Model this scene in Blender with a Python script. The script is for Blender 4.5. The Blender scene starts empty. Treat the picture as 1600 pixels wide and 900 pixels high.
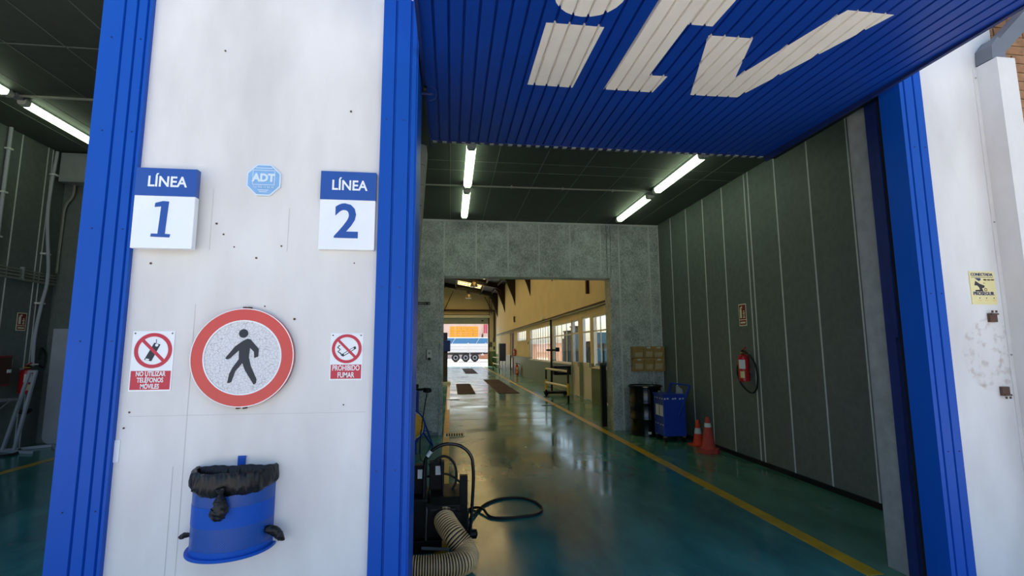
import bpy, bmesh, math, random
from mathutils import Vector, Matrix
random.seed(7)
PI = math.pi
S = bpy.context.scene
COL = S.collection
# ------------------------------------------------------------------ camera, sky, sun, exposure
cam_d = bpy.data.cameras.new('camera'); cam = bpy.data.objects.new('camera', cam_d); COL.objects.link(cam)
YAW, PITCH, ROLL, FPX = 0.12445273, 0.12391781, -0.00404653, 766.23
f_ = Vector((math.sin(YAW)*math.cos(PITCH), math.cos(YAW)*math.cos(PITCH), math.sin(PITCH)))
r0 = Vector((math.cos(YAW), -math.sin(YAW), 0)); u0 = r0.cross(f_)
r_ = r0*math.cos(ROLL) + u0*math.sin(ROLL); u_ = u0*math.cos(ROLL) - r0*math.sin(ROLL)
cam.matrix_world = Matrix(((r_.x, u_.x, -f_.x, 0), (r_.y, u_.y, -f_.y, 0), (r_.z, u_.z, -f_.z, 1.55), (0, 0, 0, 1)))
cam_d.sensor_width = 36; cam_d.sensor_fit = 'HORIZONTAL'; cam_d.lens = 36*FPX/1600; cam_d.clip_end = 500; cam_d.clip_start = .05
S.camera = cam
w = bpy.data.worlds.new('World'); S.world = w; w.use_nodes = True
nt = w.node_tree; bg = nt.nodes['Background']
sky = nt.nodes.new('ShaderNodeTexSky'); sky.sky_type = 'NISHITA'; sky.sun_disc = False
sky.sun_elevation = math.radians(58); sky.sun_rotation = math.radians(-12); sky.air_density = 1.0; sky.dust_density = 2.5; sky.ozone_density = 1.0
nt.links.new(sky.outputs[0], bg.inputs[0]); bg.inputs[1].default_value = 0.145
sd = bpy.data.lights.new('sun', 'SUN'); sd.energy = 6.2; sd.angle = .009; sd.color = (1, .95, .87)
so = bpy.data.objects.new('sun', sd); COL.objects.link(so)
to_sun = Vector((-.22*math.cos(math.radians(58)), math.cos(math.radians(58)), math.sin(math.radians(58))))
so.rotation_euler = to_sun.to_track_quat('Z', 'Y').to_euler(); so.location = (0, 20, 40)
S.view_settings.view_transform = 'Standard'; S.view_settings.look = 'None'; S.view_settings.gamma = 1
S.view_settings.use_curve_mapping = False; S.view_settings.exposure = 1.35

# ------------------------------------------------------------------ materials
def lin(h):
    if isinstance(h, str):
        h = h.lstrip('#'); c = [int(h[i:i+2], 16)/255 for i in (0, 2, 4)]
        return tuple(x/12.92 if x <= .04045 else ((x+.055)/1.055)**2.4 for x in c)
    return h
def mat(name, col, rough=.5, metal=0, var=.0, scale=8, bump=0, bscale=60, emit=0, ecol=None, trans=0, alpha=1, spec=.5, coat=0, col2=None, stretch=None):
    m = bpy.data.materials.new(name); m.use_nodes = True; n = m.node_tree.nodes; L = m.node_tree.links
    p = n['Principled BSDF']; c = lin(col)
    p.inputs['Base Color'].default_value = (*c, 1); p.inputs['Roughness'].default_value = rough
    p.inputs['Metallic'].default_value = metal; p.inputs['Specular IOR Level'].default_value = spec
    p.inputs['Coat Weight'].default_value = coat
    if trans: p.inputs['Transmission Weight'].default_value = trans
    if alpha < 1: p.inputs['Alpha'].default_value = alpha
    if emit:
        p.inputs['Emission Color'].default_value = (*lin(ecol or col), 1); p.inputs['Emission Strength'].default_value = emit
    if var or bump:
        tc = n.new('ShaderNodeTexCoord'); src = tc.outputs['Object']
        if stretch:
            mp = n.new('ShaderNodeMapping'); mp.inputs['Scale'].default_value = stretch
            L.new(src, mp.inputs[0]); src = mp.outputs[0]
    if var:
        tx = n.new('ShaderNodeTexNoise'); tx.inputs['Scale'].default_value = scale; tx.inputs['Detail'].default_value = 6; tx.inputs['Roughness'].default_value = .62
        L.new(src, tx.inputs['Vector'])
        rp = n.new('ShaderNodeValToRGB'); rp.color_ramp.elements[0].position = .32; rp.color_ramp.elements[1].position = .68
        lo = lin(col2) if col2 else tuple(x*(1-var) for x in c)
        rp.color_ramp.elements[0].color = (*lo, 1); rp.color_ramp.elements[1].color = (*[min(1, x*(1+var*.5)) for x in c], 1)
        L.new(tx.outputs[0], rp.inputs[0]); L.new(rp.outputs[0], p.inputs['Base Color'])
    if bump:
        bt = n.new('ShaderNodeTexNoise'); bt.inputs['Scale'].default_value = bscale; bt.inputs['Detail'].default_value = 4
        L.new(src, bt.inputs['Vector']); bn = n.new('ShaderNodeBump'); bn.inputs['Strength'].default_value = bump; bn.inputs['Distance'].default_value = .004
        L.new(bt.outputs[0], bn.inputs['Height']); L.new(bn.outputs[0], p.inputs['Normal'])
    return m
M = {}
M['white_wall'] = mat('white painted metal', '#ded9d4', .5, var=.10, scale=3, bump=.08, bscale=30, stretch=(1, 1, .6))
M['blue'] = mat('blue enamel', '#0a4eae', .42, var=.07, scale=2.5, spec=.22, stretch=(1, 1, .25))
M['blue_door'] = mat('blue door enamel', '#0d3c98', .42, var=.10, scale=2, spec=.3)
M['blue_dark'] = mat('dark blue guide', '#10245c', .5, var=.25, scale=9)
M['letter'] = mat('cream lettering', '#efe9dd', .5, var=.05, scale=5)
M['groove'] = mat('groove shadow blue', '#0d2768', .5)
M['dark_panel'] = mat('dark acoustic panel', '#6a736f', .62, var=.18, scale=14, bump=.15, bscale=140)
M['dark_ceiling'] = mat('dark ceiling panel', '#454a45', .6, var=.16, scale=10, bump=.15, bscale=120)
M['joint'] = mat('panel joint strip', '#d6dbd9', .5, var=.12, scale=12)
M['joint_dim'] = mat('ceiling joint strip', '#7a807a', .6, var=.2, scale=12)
M['conc'] = mat('grey concrete reveal', '#8b908e', .8, var=.18, scale=11, bump=.2, bscale=60)
M['block'] = mat('grey concrete block', '#8c8f87', .85, var=.15, scale=14, bump=.3, bscale=70)
M['black'] = mat('black plastic', '#0a0b0d', .5, spec=.25, var=.2, scale=12)
M['black_paint'] = mat('gloss black paint', '#07080b', .18, spec=.6, var=.2, scale=10)
M['black_soft'] = mat('black rubber', '#141414', .6)
M['void'] = mat('dark gap', '#050506', .9)
M['galv_pipe'] = mat('galvanised conduit', '#a9a79f', .4, metal=.5, var=.15, scale=20)
M['steel'] = mat('bright steel', '#b4b6b8', .28, metal=.9, var=.1, scale=20)
M['white_plastic'] = mat('white plastic', '#e6e7e6', .35)
M['sign_white'] = mat('white sign board', '#eff1f2', .35, var=.03, scale=6)
M['sign_blue'] = mat('blue sign print', '#1a4c9e', .35)
M['sign_red'] = mat('red sign print', '#d24a44', .4, var=.06, scale=6)
M['seam'] = mat('dirty sheet seam', '#cbc7c4', .6)
M['crimson'] = mat('crimson sign print', '#c3283f', .4)
M['sign_black'] = mat('black sign print', '#17202c', .45)
M['pale_blue'] = mat('faded blue print', '#86b1dc', .4, var=.10, scale=25)
M['pale_white'] = mat('faded white print', '#d5e2ec', .4)
M['yellow_sign'] = mat('pale yellow print', '#eadb9f', .45, var=.04, scale=30)
M['navy'] = mat('navy print', '#2c3562', .45)
M['plum'] = mat('dark plum print', '#302430', .45)
M['amber'] = mat('amber print', '#e3b54a', .45)
M['glow_sign'] = mat('pale photoluminescent print', '#f2f0d2', .45)
M['ext_red'] = mat('extinguisher red', '#c41f26', .28, var=.08, scale=8)
M['safety_sign'] = mat('maroon safety print', '#8a1420', .45)
M['cone_orange'] = mat('bright cone plastic', '#f0451f', .45, var=.08, scale=15)
M['cone_faded'] = mat('faded dusty cone rubber', '#c8483a', .7, var=.2, scale=18)
M['cart_blue'] = mat('trolley blue paint', '#123fae', .4, var=.12, scale=7)
M['bin_tan'] = mat('tan translucent plastic', '#b5945a', .4, var=.12, scale=10)
M['bin_pale'] = mat('pale drawer contents', '#cdbb93', .55, var=.2, scale=16)
M['paper'] = mat('paper label', '#dfe3e0', .6)
M['grey_paint'] = mat('grey paint', '#8f9697', .5, var=.1, scale=9)
M['light_panel'] = mat('pale grey board', '#aeb3bd', .55, var=.08, scale=4)
M['alu'] = mat('white aluminium', '#dcdcd8', .4, var=.05, scale=9)
M['cream'] = mat('cream painted block', '#dacdb3', .75, var=.07, scale=1.2, bump=.08, bscale=40)
M['dado'] = mat('green painted dado', '#5f7350', .42, spec=.35, var=.12, scale=2.2)
M['brown'] = mat('brown steel', '#4a2a1e', .6, var=.2, scale=12)
M['beam'] = mat('dark brown steel frame', '#231a17', .6, var=.2, scale=6)
M['roofing'] = mat('dark roof sheet', '#2c2a2b', .7, var=.15, scale=5)
M['pit'] = mat('rusty pit grating', '#2e1714', .75, spec=.2, var=.3, scale=9, bump=.3, bscale=50)
M['yellow_line'] = mat('yellow floor paint', '#c9a21a', .35, var=.28, scale=6, coat=.2)
M['yellow'] = mat('yellow paint', '#e0b727', .45, var=.1, scale=9)
M['hose_grey'] = mat('beige dusty duct', '#d8b680', .7, var=.3, scale=11)
M['hose_rib'] = mat('dark duct helix', '#1d1a18', .6)
M['hose_yellow'] = mat('yellow duct', '#ffc03a', .5, var=.2, scale=12)
M['bag'] = mat('black bin liner', '#0a0b0e', .33, spec=.35, bump=.2, bscale=30)
M['tyre'] = mat('tyre rubber', '#2b2b2d', .75, var=.2, scale=8)
M['truck_white'] = mat('white trailer side', '#dfe3e4', .45, var=.05, scale=2)
M['tarp'] = mat('blue tarpaulin', '#3f7db0', .6, var=.1, scale=2)
M['crate_yellow'] = mat('orange yellow crates', '#f2a51e', .6, var=.15, scale=2)
M['pink'] = mat('pink red cladding', '#c4526f', .6, var=.1, scale=1)
M['pale_building'] = mat('pale render', '#d8c2b8', .8, var=.08, scale=1)
M['terracotta'] = mat('terracotta wall', '#c98f6b', .85, var=.15, scale=1.5)
M['yard'] = mat('pale yard concrete', '#b3aca1', .9, var=.15, scale=.6, bump=.2, bscale=8)
M['lane'] = mat('apron concrete', '#c6c2b9', .9, var=.15, scale=.8, bump=.2, bscale=8)
M['mortar'] = mat('mortar', '#a49886', .95, var=.1, scale=20, bump=.3)
M['brick'] = mat('tan brown brick', '#9d7350', .85, var=.3, scale=18, bump=.3, bscale=90)
M['down_grey'] = mat('grey downpipe', '#6d7076', .45, var=.1, scale=6)
M['rust'] = mat('rusty steel', '#4b453f', .75, metal=.3, var=.5, scale=40, col2='#6d4a36')
M['lamp_metal'] = mat('aluminium shade', '#8a7a5c', .35, metal=.6)
M['teal'] = mat('teal screen', '#2f6f86', .3)
M['machine'] = mat('dark grey machine', '#3c4045', .5, var=.15, scale=5)
M['tube'] = mat('lit fluorescent diffuser', '#f4ffd8', .4, emit=2.3, ecol='#e2ffd2')
M['tube_end'] = mat('diffuser end', '#c9ccc0', .35)

def custom_materials():
    # galvanised spangled sheet
    m = mat('galvanised sheet', '#7d8482', .42); n = m.node_tree.nodes; L = m.node_tree.links; p = n['Principled BSDF']
    tc = n.new('ShaderNodeTexCoord'); v = n.new('ShaderNodeTexVoronoi'); v.inputs['Scale'].default_value = 75
    mp = n.new('ShaderNodeMapping'); mp.inputs['Scale'].default_value = (1, 1, .55); L.new(tc.outputs['Object'], mp.inputs[0])
    L.new(mp.outputs[0], v.inputs['Vector'])
    nz = n.new('ShaderNodeTexNoise'); nz.inputs['Scale'].default_value = 4; nz.inputs['Detail'].default_value = 8; L.new(tc.outputs['Object'], nz.inputs['Vector'])
    a = n.new('ShaderNodeMath'); a.operation = 'MULTIPLY_ADD'; a.inputs[1].default_value = .45
    sp = n.new('ShaderNodeSeparateColor'); L.new(v.outputs['Color'], sp.inputs[0]); L.new(sp.outputs[0], a.inputs[0])
    b = n.new('ShaderNodeMath'); b.operation = 'MULTIPLY'; b.inputs[1].default_value = .9; L.new(nz.outputs[0], b.inputs[0]); L.new(b.outputs[0], a.inputs[2])
    rp = n.new('ShaderNodeValToRGB'); rp.color_ramp.elements[0].position = .25; rp.color_ramp.elements[1].position = .95
    rp.color_ramp.elements[0].color = (*lin('#788281'), 1); rp.color_ramp.elements[1].color = (*lin('#d4dcdd'), 1)
    L.new(a.outputs[0], rp.inputs[0]); L.new(rp.outputs[0], p.inputs['Base Color']); M['galv'] = m
    # glossy painted workshop floor: teal lane, greener walkway, scuffs and worn tyre tracks
    m = mat('teal epoxy floor', '#2b6a70', .16); n = m.node_tree.nodes; L = m.node_tree.links; p = n['Principled BSDF']
    tc = n.new('ShaderNodeTexCoord'); xyz = n.new('ShaderNodeSeparateXYZ'); L.new(tc.outputs['Object'], xyz.inputs[0])
    gt = n.new('ShaderNodeMath'); gt.operation = 'GREATER_THAN'; gt.inputs[1].default_value = 2.95; L.new(xyz.outputs[0], gt.inputs[0])
    mp = n.new('ShaderNodeMapping'); mp.inputs['Scale'].default_value = (1, .35, 1); L.new(tc.outputs['Object'], mp.inputs[0])
    nz = n.new('ShaderNodeTexNoise'); nz.inputs['Scale'].default_value = 2.2; nz.inputs['Detail'].default_value = 9; nz.inputs['Roughness'].default_value = .65; L.new(mp.outputs[0], nz.inputs['Vector'])
    r1 = n.new('ShaderNodeValToRGB'); e = r1.color_ramp.elements; e[0].position = .3; e[0].color = (*lin('#1d5c5f'), 1); e[1].position = .72; e[1].color = (*lin('#3a8884'), 1)
    r2 = n.new('ShaderNodeValToRGB'); e = r2.color_ramp.elements; e[0].position = .3; e[0].color = (*lin('#3c6d5b'), 1); e[1].position = .72; e[1].color = (*lin('#578c77'), 1)
    L.new(nz.outputs[0], r1.inputs[0]); L.new(nz.outputs[0], r2.inputs[0])
    mx = n.new('ShaderNodeMix'); mx.data_type = 'RGBA'; L.new(gt.outputs[0], mx.inputs[0]); L.new(r1.outputs[0], mx.inputs[6]); L.new(r2.outputs[0], mx.inputs[7])
    L.new(mx.outputs[2], p.inputs['Base Color'])
    n2 = n.new('ShaderNodeTexNoise'); n2.inputs['Scale'].default_value = .9; n2.inputs['Detail'].default_value = 3; L.new(tc.outputs['Object'], n2.inputs['Vector'])
    mr = n.new('ShaderNodeMapRange'); mr.inputs[1].default_value = .35; mr.inputs[2].default_value = .7; mr.inputs[3].default_value = .09; mr.inputs[4].default_value = .30
    L.new(n2.outputs[0], mr.inputs[0]); L.new(mr.outputs[0], p.inputs['Roughness'])
    bn = n.new('ShaderNodeBump'); bn.inputs['Strength'].default_value = .06; bn.inputs['Distance'].default_value = .01
    n3 = n.new('ShaderNodeTexNoise'); n3.inputs['Scale'].default_value = 2.5; n3.inputs['Detail'].default_value = 1; mp3 = n.new('ShaderNodeMapping'); mp3.inputs['Scale'].default_value = (.5, 1.5, 1)
    L.new(tc.outputs['Object'], mp3.inputs[0]); L.new(mp3.outputs[0], n3.inputs['Vector']); L.new(n3.outputs[0], bn.inputs['Height']); L.new(bn.outputs[0], p.inputs['Normal'])
    p.inputs['Specular IOR Level'].default_value = .36; M['floor'] = m
    # cracked white sign face
    m = mat('crazed white sign face', '#d9d8da', .5); n = m.node_tree.nodes; L = m.node_tree.links; p = n['Principled BSDF']
    tc = n.new('ShaderNodeTexCoord'); v = n.new('ShaderNodeTexVoronoi'); v.feature = 'DISTANCE_TO_EDGE'; v.inputs['Scale'].default_value = 62
    nz = n.new('ShaderNodeTexNoise'); nz.inputs['Scale'].default_value = 20; mxv = n.new('ShaderNodeMix'); mxv.data_type = 'RGBA'; mxv.inputs[0].default_value = .03
    L.new(tc.outputs['Object'], nz.inputs['Vector']); L.new(tc.outputs['Object'], mxv.inputs[6]); L.new(nz.outputs['Color'], mxv.inputs[7]); L.new(mxv.outputs[2], v.inputs['Vector'])
    rp = n.new('ShaderNodeValToRGB'); rp.color_ramp.elements[0].position = .0; rp.color_ramp.elements[0].color = (*lin('#9a9496'), 1)
    rp.color_ramp.elements[1].position = .05; rp.color_ramp.elements[1].color = (*lin('#dddbdc'), 1)
    L.new(v.outputs['Distance'], rp.inputs[0]); L.new(rp.outputs[0], p.inputs['Base Color']); M['crazed'] = m
    # perforated blue bin sheet: rows of small dark punched holes
    m = mat('perforated blue sheet', '#0b51a8', .35); n = m.node_tree.nodes; L = m.node_tree.links; p = n['Principled BSDF']
    uv = n.new('ShaderNodeUVMap'); uv.uv_map = 'UVMap'; v = n.new('ShaderNodeTexVoronoi'); v.voronoi_dimensions = '2D'; v.inputs['Scale'].default_value = 1; v.inputs['Randomness'].default_value = 0
    mp = n.new('ShaderNodeMapping'); mp.inputs['Rotation'].default_value = (0, 0, PI/4); mp.inputs['Scale'].default_value = (150, 150, 1)
    L.new(uv.outputs[0], mp.inputs[0]); L.new(mp.outputs[0], v.inputs['Vector'])
    lt = n.new('ShaderNodeMath'); lt.operation = 'LESS_THAN'; lt.inputs[1].default_value = .3; L.new(v.outputs['Distance'], lt.inputs[0])
    mx = n.new('ShaderNodeMix'); mx.data_type = 'RGBA'; mx.inputs[6].default_value = (*lin('#0b51a8'), 1); mx.inputs[7].default_value = (*lin('#07204f'), 1)
    L.new(lt.outputs[0], mx.inputs[0]); L.new(mx.outputs[2], p.inputs['Base Color']); M['perf'] = m
    # facade white with a round rust ghost where a sign has been taken down
    m = mat('white facade paint', '#e2ddd8', .5); n = m.node_tree.nodes; L = m.node_tree.links; p = n['Principled BSDF']
    tc = n.new('ShaderNodeTexCoord'); g = n.new('ShaderNodeNewGeometry')
    nz = n.new('ShaderNodeTexNoise'); nz.inputs['Scale'].default_value = 2.2; nz.inputs['Detail'].default_value = 8; mp = n.new('ShaderNodeMapping'); mp.inputs['Scale'].default_value = (1.4, 1, .5)
    L.new(g.outputs['Position'], mp.inputs[0]); L.new(mp.outputs[0], nz.inputs['Vector'])
    rp = n.new('ShaderNodeValToRGB'); e = rp.color_ramp.elements; e[0].position = .3; e[0].color = (*lin('#d2cdc9'), 1); e[1].position = .62; e[1].color = (*lin('#e4e0dc'), 1)
    L.new(nz.outputs[0], rp.inputs[0])
    ds = n.new('ShaderNodeVectorMath'); ds.operation = 'DISTANCE'; ds.inputs[1].default_value = (3.57, 2.85, 1.50); L.new(g.outputs['Position'], ds.inputs[0])
    ins = n.new('ShaderNodeMapRange'); ins.inputs[1].default_value = .235; ins.inputs[2].default_value = .25; ins.inputs[3].default_value = 1; ins.inputs[4].default_value = 0; L.new(ds.outputs['Value'], ins.inputs[0])
    n2 = n.new('ShaderNodeTexNoise'); n2.inputs['Scale'].default_value = 22; n2.inputs['Detail'].default_value = 5; L.new(g.outputs['Position'], n2.inputs['Vector'])
    sp = n.new('ShaderNodeMapRange'); sp.inputs[1].default_value = .50; sp.inputs[2].default_value = .72; sp.inputs[3].default_value = .07; sp.inputs[4].default_value = .8; L.new(n2.outputs[0], sp.inputs[0])
    mu = n.new('ShaderNodeMath'); mu.operation = 'MULTIPLY'; L.new(ins.outputs[0], mu.inputs[0]); L.new(sp.outputs[0], mu.inputs[1])
    mx = n.new('ShaderNodeMix'); mx.data_type = 'RGBA'; mx.inputs[7].default_value = (*lin('#b3a095'), 1); L.new(mu.outputs[0], mx.inputs[0]); L.new(rp.outputs[0], mx.inputs[6]); L.new(mx.outputs[2], p.inputs['Base Color'])
    M['facade'] = m
    # window glass
    m = bpy.data.materials.new('window glass'); m.use_nodes = True; n = m.node_tree.nodes; L = m.node_tree.links; n.clear()
    o = n.new('ShaderNodeOutputMaterial'); t = n.new('ShaderNodeBsdfTransparent'); gl = n.new('ShaderNodeBsdfGlossy'); gl.inputs['Roughness'].default_value = .03
    t.inputs[0].default_value = (.9, .94, .95, 1); fr = n.new('ShaderNodeFresnel'); fr.inputs[0].default_value = 1.45; mx = n.new('ShaderNodeMixShader')
    ml = n.new('ShaderNodeMath'); ml.operation = 'MULTIPLY'; ml.inputs[1].default_value = .3; L.new(fr.outputs[0], ml.inputs[0])
    L.new(ml.outputs[0], mx.inputs[0]); L.new(t.outputs[0], mx.inputs[1]); L.new(gl.outputs[0], mx.inputs[2]); L.new(mx.outputs[0], o.inputs[0]); M['glass'] = m
    # yellowed translucent rooflight
    m = bpy.data.materials.new('yellowed rooflight sheet'); m.use_nodes = True; n = m.node_tree.nodes; L = m.node_tree.links; n.clear()
    o = n.new('ShaderNodeOutputMaterial'); t = n.new('ShaderNodeBsdfTranslucent'); t.inputs[0].default_value = (*lin('#e2d3ab'), 1); L.new(t.outputs[0], o.inputs[0]); M['rooflight'] = m
custom_materials()

# ------------------------------------------------------------------ helpers
ORG = {}
def crom(pts, k=8, closed=False):
    P = [Vector(p) for p in pts]; n = len(P); out = []
    for i in range(n if closed else n-1):
        a, b, c, d = (P[(i-1) % n], P[i], P[(i+1) % n], P[(i+2) % n]) if closed else (P[max(i-1, 0)], P[i], P[i+1], P[min(i+2, n-1)])
        for j in range(k):
            t = j/k; out.append(.5*((2*b)+(c-a)*t+(2*a-5*b+4*c-d)*t*t+(3*b-a-3*c+d)*t**3))
    if not closed: out.append(P[-1])
    return out
class MB:
    def __init__(s, X=None): s.v = []; s.f = []; s.X = X; s.uv = None
    def add(s, vs, fs):
        k = len(s.v)
        for v in vs:
            v = Vector(v); s.v.append(s.X @ v if s.X else v)
        s.f += [tuple(i+k for i in q) for q in fs]; return s
    def box(s, x0, x1, y0, y1, z0, z1):
        return s.add([(x, y, z) for z in (z0, z1) for y in (y0, y1) for x in (x0, x1)],
                     [(0, 2, 3, 1), (4, 5, 7, 6), (0, 1, 5, 4), (2, 6, 7, 3), (0, 4, 6, 2), (1, 3, 7, 5)])
    def prism(s, pts, ax, a, b):
        n = len(pts)
        def mk(p, h): return (h, p[0], p[1]) if ax == 0 else (p[0], h, p[1]) if ax == 1 else (p[0], p[1], h)
        return s.add([mk(p, a) for p in pts]+[mk(p, b) for p in pts],
                     [tuple(range(n)), tuple(range(2*n-1, n-1, -1))]+[(i, i+n, (i+1) % n+n, (i+1) % n) for i in range(n)])
    def disc(s, c, r, ax, a, b, n=40, r2=None):
        o = [(c[0]+r*math.cos(2*PI*i/n), c[1]+r*math.sin(2*PI*i/n)) for i in range(n)]
        if r2 is None: return s.prism(o, ax, a, b)
        q = [(c[0]+r2*math.cos(2*PI*i/n), c[1]+r2*math.sin(2*PI*i/n)) for i in range(n)]
        def mk(p, h): return (h, p[0], p[1]) if ax == 0 else (p[0], h, p[1]) if ax == 1 else (p[0], p[1], h)
        vs = [mk(p, a) for p in o]+[mk(p, b) for p in o]+[mk(p, a) for p in q]+[mk(p, b) for p in q]; fs = []
        for i in range(n):
            j = (i+1) % n; fs += [(i, j, j+n, i+n), (i+2*n, i+3*n, j+3*n, j+2*n), (i, i+2*n, j+2*n, j), (i+n, j+n, j+3*n, i+3*n)]
        return s.add(vs, fs)
    def tube(s, path, r, n=8, closed=False, sq=None):
        P = [Vector(p) for p in path]; m = len(P); rr = r if isinstance(r, (list, tuple)) else [r]*m; vs = []; up = None
        for i in range(m):
            t = (P[(i+1) % m]-P[i-1]) if closed else (P[min(i+1, m-1)]-P[max(i-1, 0)])
            t.normalize()
            if up is None: up = Vector((0, 0, 1)) if abs(t.z) < .9 else Vector((0, 1, 0))
            a = t.cross(up); a.normalize(); b = a.cross(t); up = b
            for k in range(n):
                q = 2*PI*(k+.5)/n; vs.append(P[i]+a*(rr[i]*math.cos(q))+b*(rr[i]*math.sin(q)))
        fs = [(i*n+k, i*n+(k+1) % n, ((i+1) % m)*n+(k+1) % n, ((i+1) % m)*n+k) for i in range(m if closed else m-1) for k in range(n)]
        if not closed: fs += [tuple(range(n-1, -1, -1)), tuple((m-1)*n+k for k in range(n))]
        return s.add(vs, fs)
    def cyl(s, p0, p1, r, n=12): return s.tube([p0, p1], r, n)
    def lathe(s, c, prof, n=24, ax=2, sx=1, sy=1):
        m = len(prof); vs = []
        for rr, h in prof:
            for k in range(n):
                q = 2*PI*k/n; a, b = rr*math.cos(q)*sx, rr*math.sin(q)*sy
                vs.append((c[0]+a, c[1]+b, c[2]+h) if ax == 2 else (c[0]+a, c[1]+h, c[2]+b) if ax == 1 else (c[0]+h, c[1]+a, c[2]+b))
        fs = [(i*n+k, i*n+(k+1) % n, (i+1)*n+(k+1) % n, (i+1)*n+k) for i in range(m-1) for k in range(n)]
        return s.add(vs, fs+[tuple(range(n-1, -1, -1)), tuple((m-1)*n+k for k in range(n))])
    def build(s, name, m, parent=None, smooth=False, bevel=0, **tags):
        o_ = ORG.get(parent) if parent else None
        if o_ is None and parent is None:
            xs = [v.x for v in s.v]; ys = [v.y for v in s.v]; zs = [v.z for v in s.v]
            o_ = Vector(((min(xs)+max(xs))/2, (min(ys)+max(ys))/2, min(zs)))
            if tags.pop('world', False): o_ = Vector((0, 0, 0))
        tags.pop('world', None)
        me = bpy.data.meshes.new(name); me.from_pydata([v-o_ for v in s.v], [], s.f)
        bm = bmesh.new(); bm.from_mesh(me); bmesh.ops.recalc_face_normals(bm, faces=bm.faces); bm.to_mesh(me); bm.free()
        me.materials.append(M[m])
        if smooth:
            for p in me.polygons: p.use_smooth = True
            me.set_sharp_from_angle(angle=math.radians(38))
        o = bpy.data.objects.new(name, me); COL.objects.link(o)
        if parent: o.parent = parent; ORG[o] = ORG[parent]
        else: o.location = o_; ORG[o] = o_
        if bevel:
            b = o.modifiers.new('bevel', 'BEVEL'); b.width = bevel; b.segments = 2; b.limit_method = 'ANGLE'
        return tag(o, **tags)
def tag(o, label=None, cat=None, group=None, kind=None):
    if label: o['label'] = label
    if cat: o['category'] = cat
    if group: o['group'] = group
    if kind: o['kind'] = kind
    return o
def thing(name, loc, label, cat, group=None, kind=None):
    o = bpy.data.objects.new(name, None); COL.objects.link(o); o.location = loc; ORG[o] = Vector(loc); o.empty_display_size = .1
    return tag(o, label, cat, group, kind)
def clone(o, d, parent):
    c = o.copy(); COL.objects.link(c); c.parent = parent; c.location = Vector(o.location)+Vector(d); ORG[c] = ORG[parent] if parent else Vector(c.location); return c
def B(*a): return MB().box(*a)
def text(name, s, size, pos, m, parent, sx=1, bold=0, ax=1, depth=.0015, align='CENTER', rot=0):
    """lettering lying in the XZ plane facing -Y (ax=1) or the YZ plane facing -X (ax=0)"""
    cu = bpy.data.curves.new(name, 'FONT'); cu.body = s; cu.size = size; cu.align_x = align; cu.align_y = 'CENTER'; cu.offset = bold; cu.extrude = depth; cu.resolution_u = 3
    t = bpy.data.objects.new(name, cu); COL.objects.link(t)
    me = bpy.data.meshes.new_from_object(t.evaluated_get(bpy.context.evaluated_depsgraph_get())); bpy.data.objects.remove(t)
    R_ = Matrix.Rotation(PI/2, 4, 'X') if ax == 1 else Matrix.Rotation(-PI/2, 4, 'Z') @ Matrix.Rotation(PI/2, 4, 'X')
    me.transform(Matrix.Translation(Vector(pos)-ORG[parent]) @ R_ @ Matrix.Rotation(rot, 4, 'Z') @ Matrix.Diagonal((sx, 1, 1, 1)))
    me.materials.clear(); me.materials.append(M[m]); o = bpy.data.objects.new(name, me); COL.objects.link(o); o.parent = parent; ORG[o] = ORG[parent]
    return o
def ST(mb, name, m, label=None, cat=None, **k): return mb.build(name, m, kind='structure', label=label, cat=cat, **k)
# ------------------------------------------------------------------ ground, floors
ST(B(-14, 10, -14, 3.0, -.25, -.012), 'ground', 'lane', 'pale concrete apron in front of the white facade', 'ground', world=True)
ST(B(-8.1, 4.35, 3.0, 45.55, -.25, 0), 'floor', 'floor', 'glossy teal painted workshop floor running through both halls', 'floor', world=True)
ST(B(-90, 90, 45.55, 170, -.25, -.02), 'yard_ground', 'yard', 'bright sunlit yard beyond the far doorway', 'ground', world=True)
ST(B(4.35, 90, 3.6, 45.55, -.25, -.02), 'side_yard_ground', 'yard', 'bright yard outside the side windows', 'ground', world=True)
fl = [o for o in COL.objects if o.name == 'floor'][0]
def stripe(x0, x1, y0, y1): return B(x0, x1, y0, y1, 0, .003)
stripe(2.85, 2.98, 3.25, 45).build('yellow_line', 'yellow_line', fl)
stripe(-.11, .0, 3.6, 22.2).build('yellow_line', 'yellow_line', fl)
stripe(-5.75, -5.62, 3.25, 9.3).build('yellow_line', 'yellow_line', fl)

# ------------------------------------------------------------------ facade
FY = 2.85
wf = MB()
wf.box(-1.90, -.25, FY, 3.25, 0, 5.7)                       # pillar between the two lanes
wf.box(-.25, 3.12, FY, 3.15, 3.56, 5.7)                     # above lane 2
wf.box(-6.3, -1.90, FY, 3.15, 4.7, 5.7)                     # above lane 1
wf.box(-7.2, -6.3, FY, 3.25, 0, 5.7)
wf.box(3.12, 3.86, FY, 3.15, 0, 5.7)
wf = ST(wf, 'wall_front', 'facade', 'white painted facade wall around the two lane openings', 'wall', world=True)
for x, z, r in [(-1.62, 2.02, .006), (-1.30, 2.25, .006), (-1.26, 2.19, .005), (-1.2, 2.12, .004), (-1.08, 2.06, .006), (-.95, 2.13, .005), (-.55, 2.04, .004),
                (-.86, 1.72, .007), (-.87, 1.42, .006), (-1.66, 1.23, .005), (-1.68, 1.15, .005), (-.58, 1.25, .004), (-.60, 2.95, .006), (-1.02, 1.79, .004), (-1.32, 3.28, .005)]:
    MB().disc((x, z), r, 1, FY-.004, FY+.002, 8).build('screw_plug', 'rust', wf)
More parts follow.
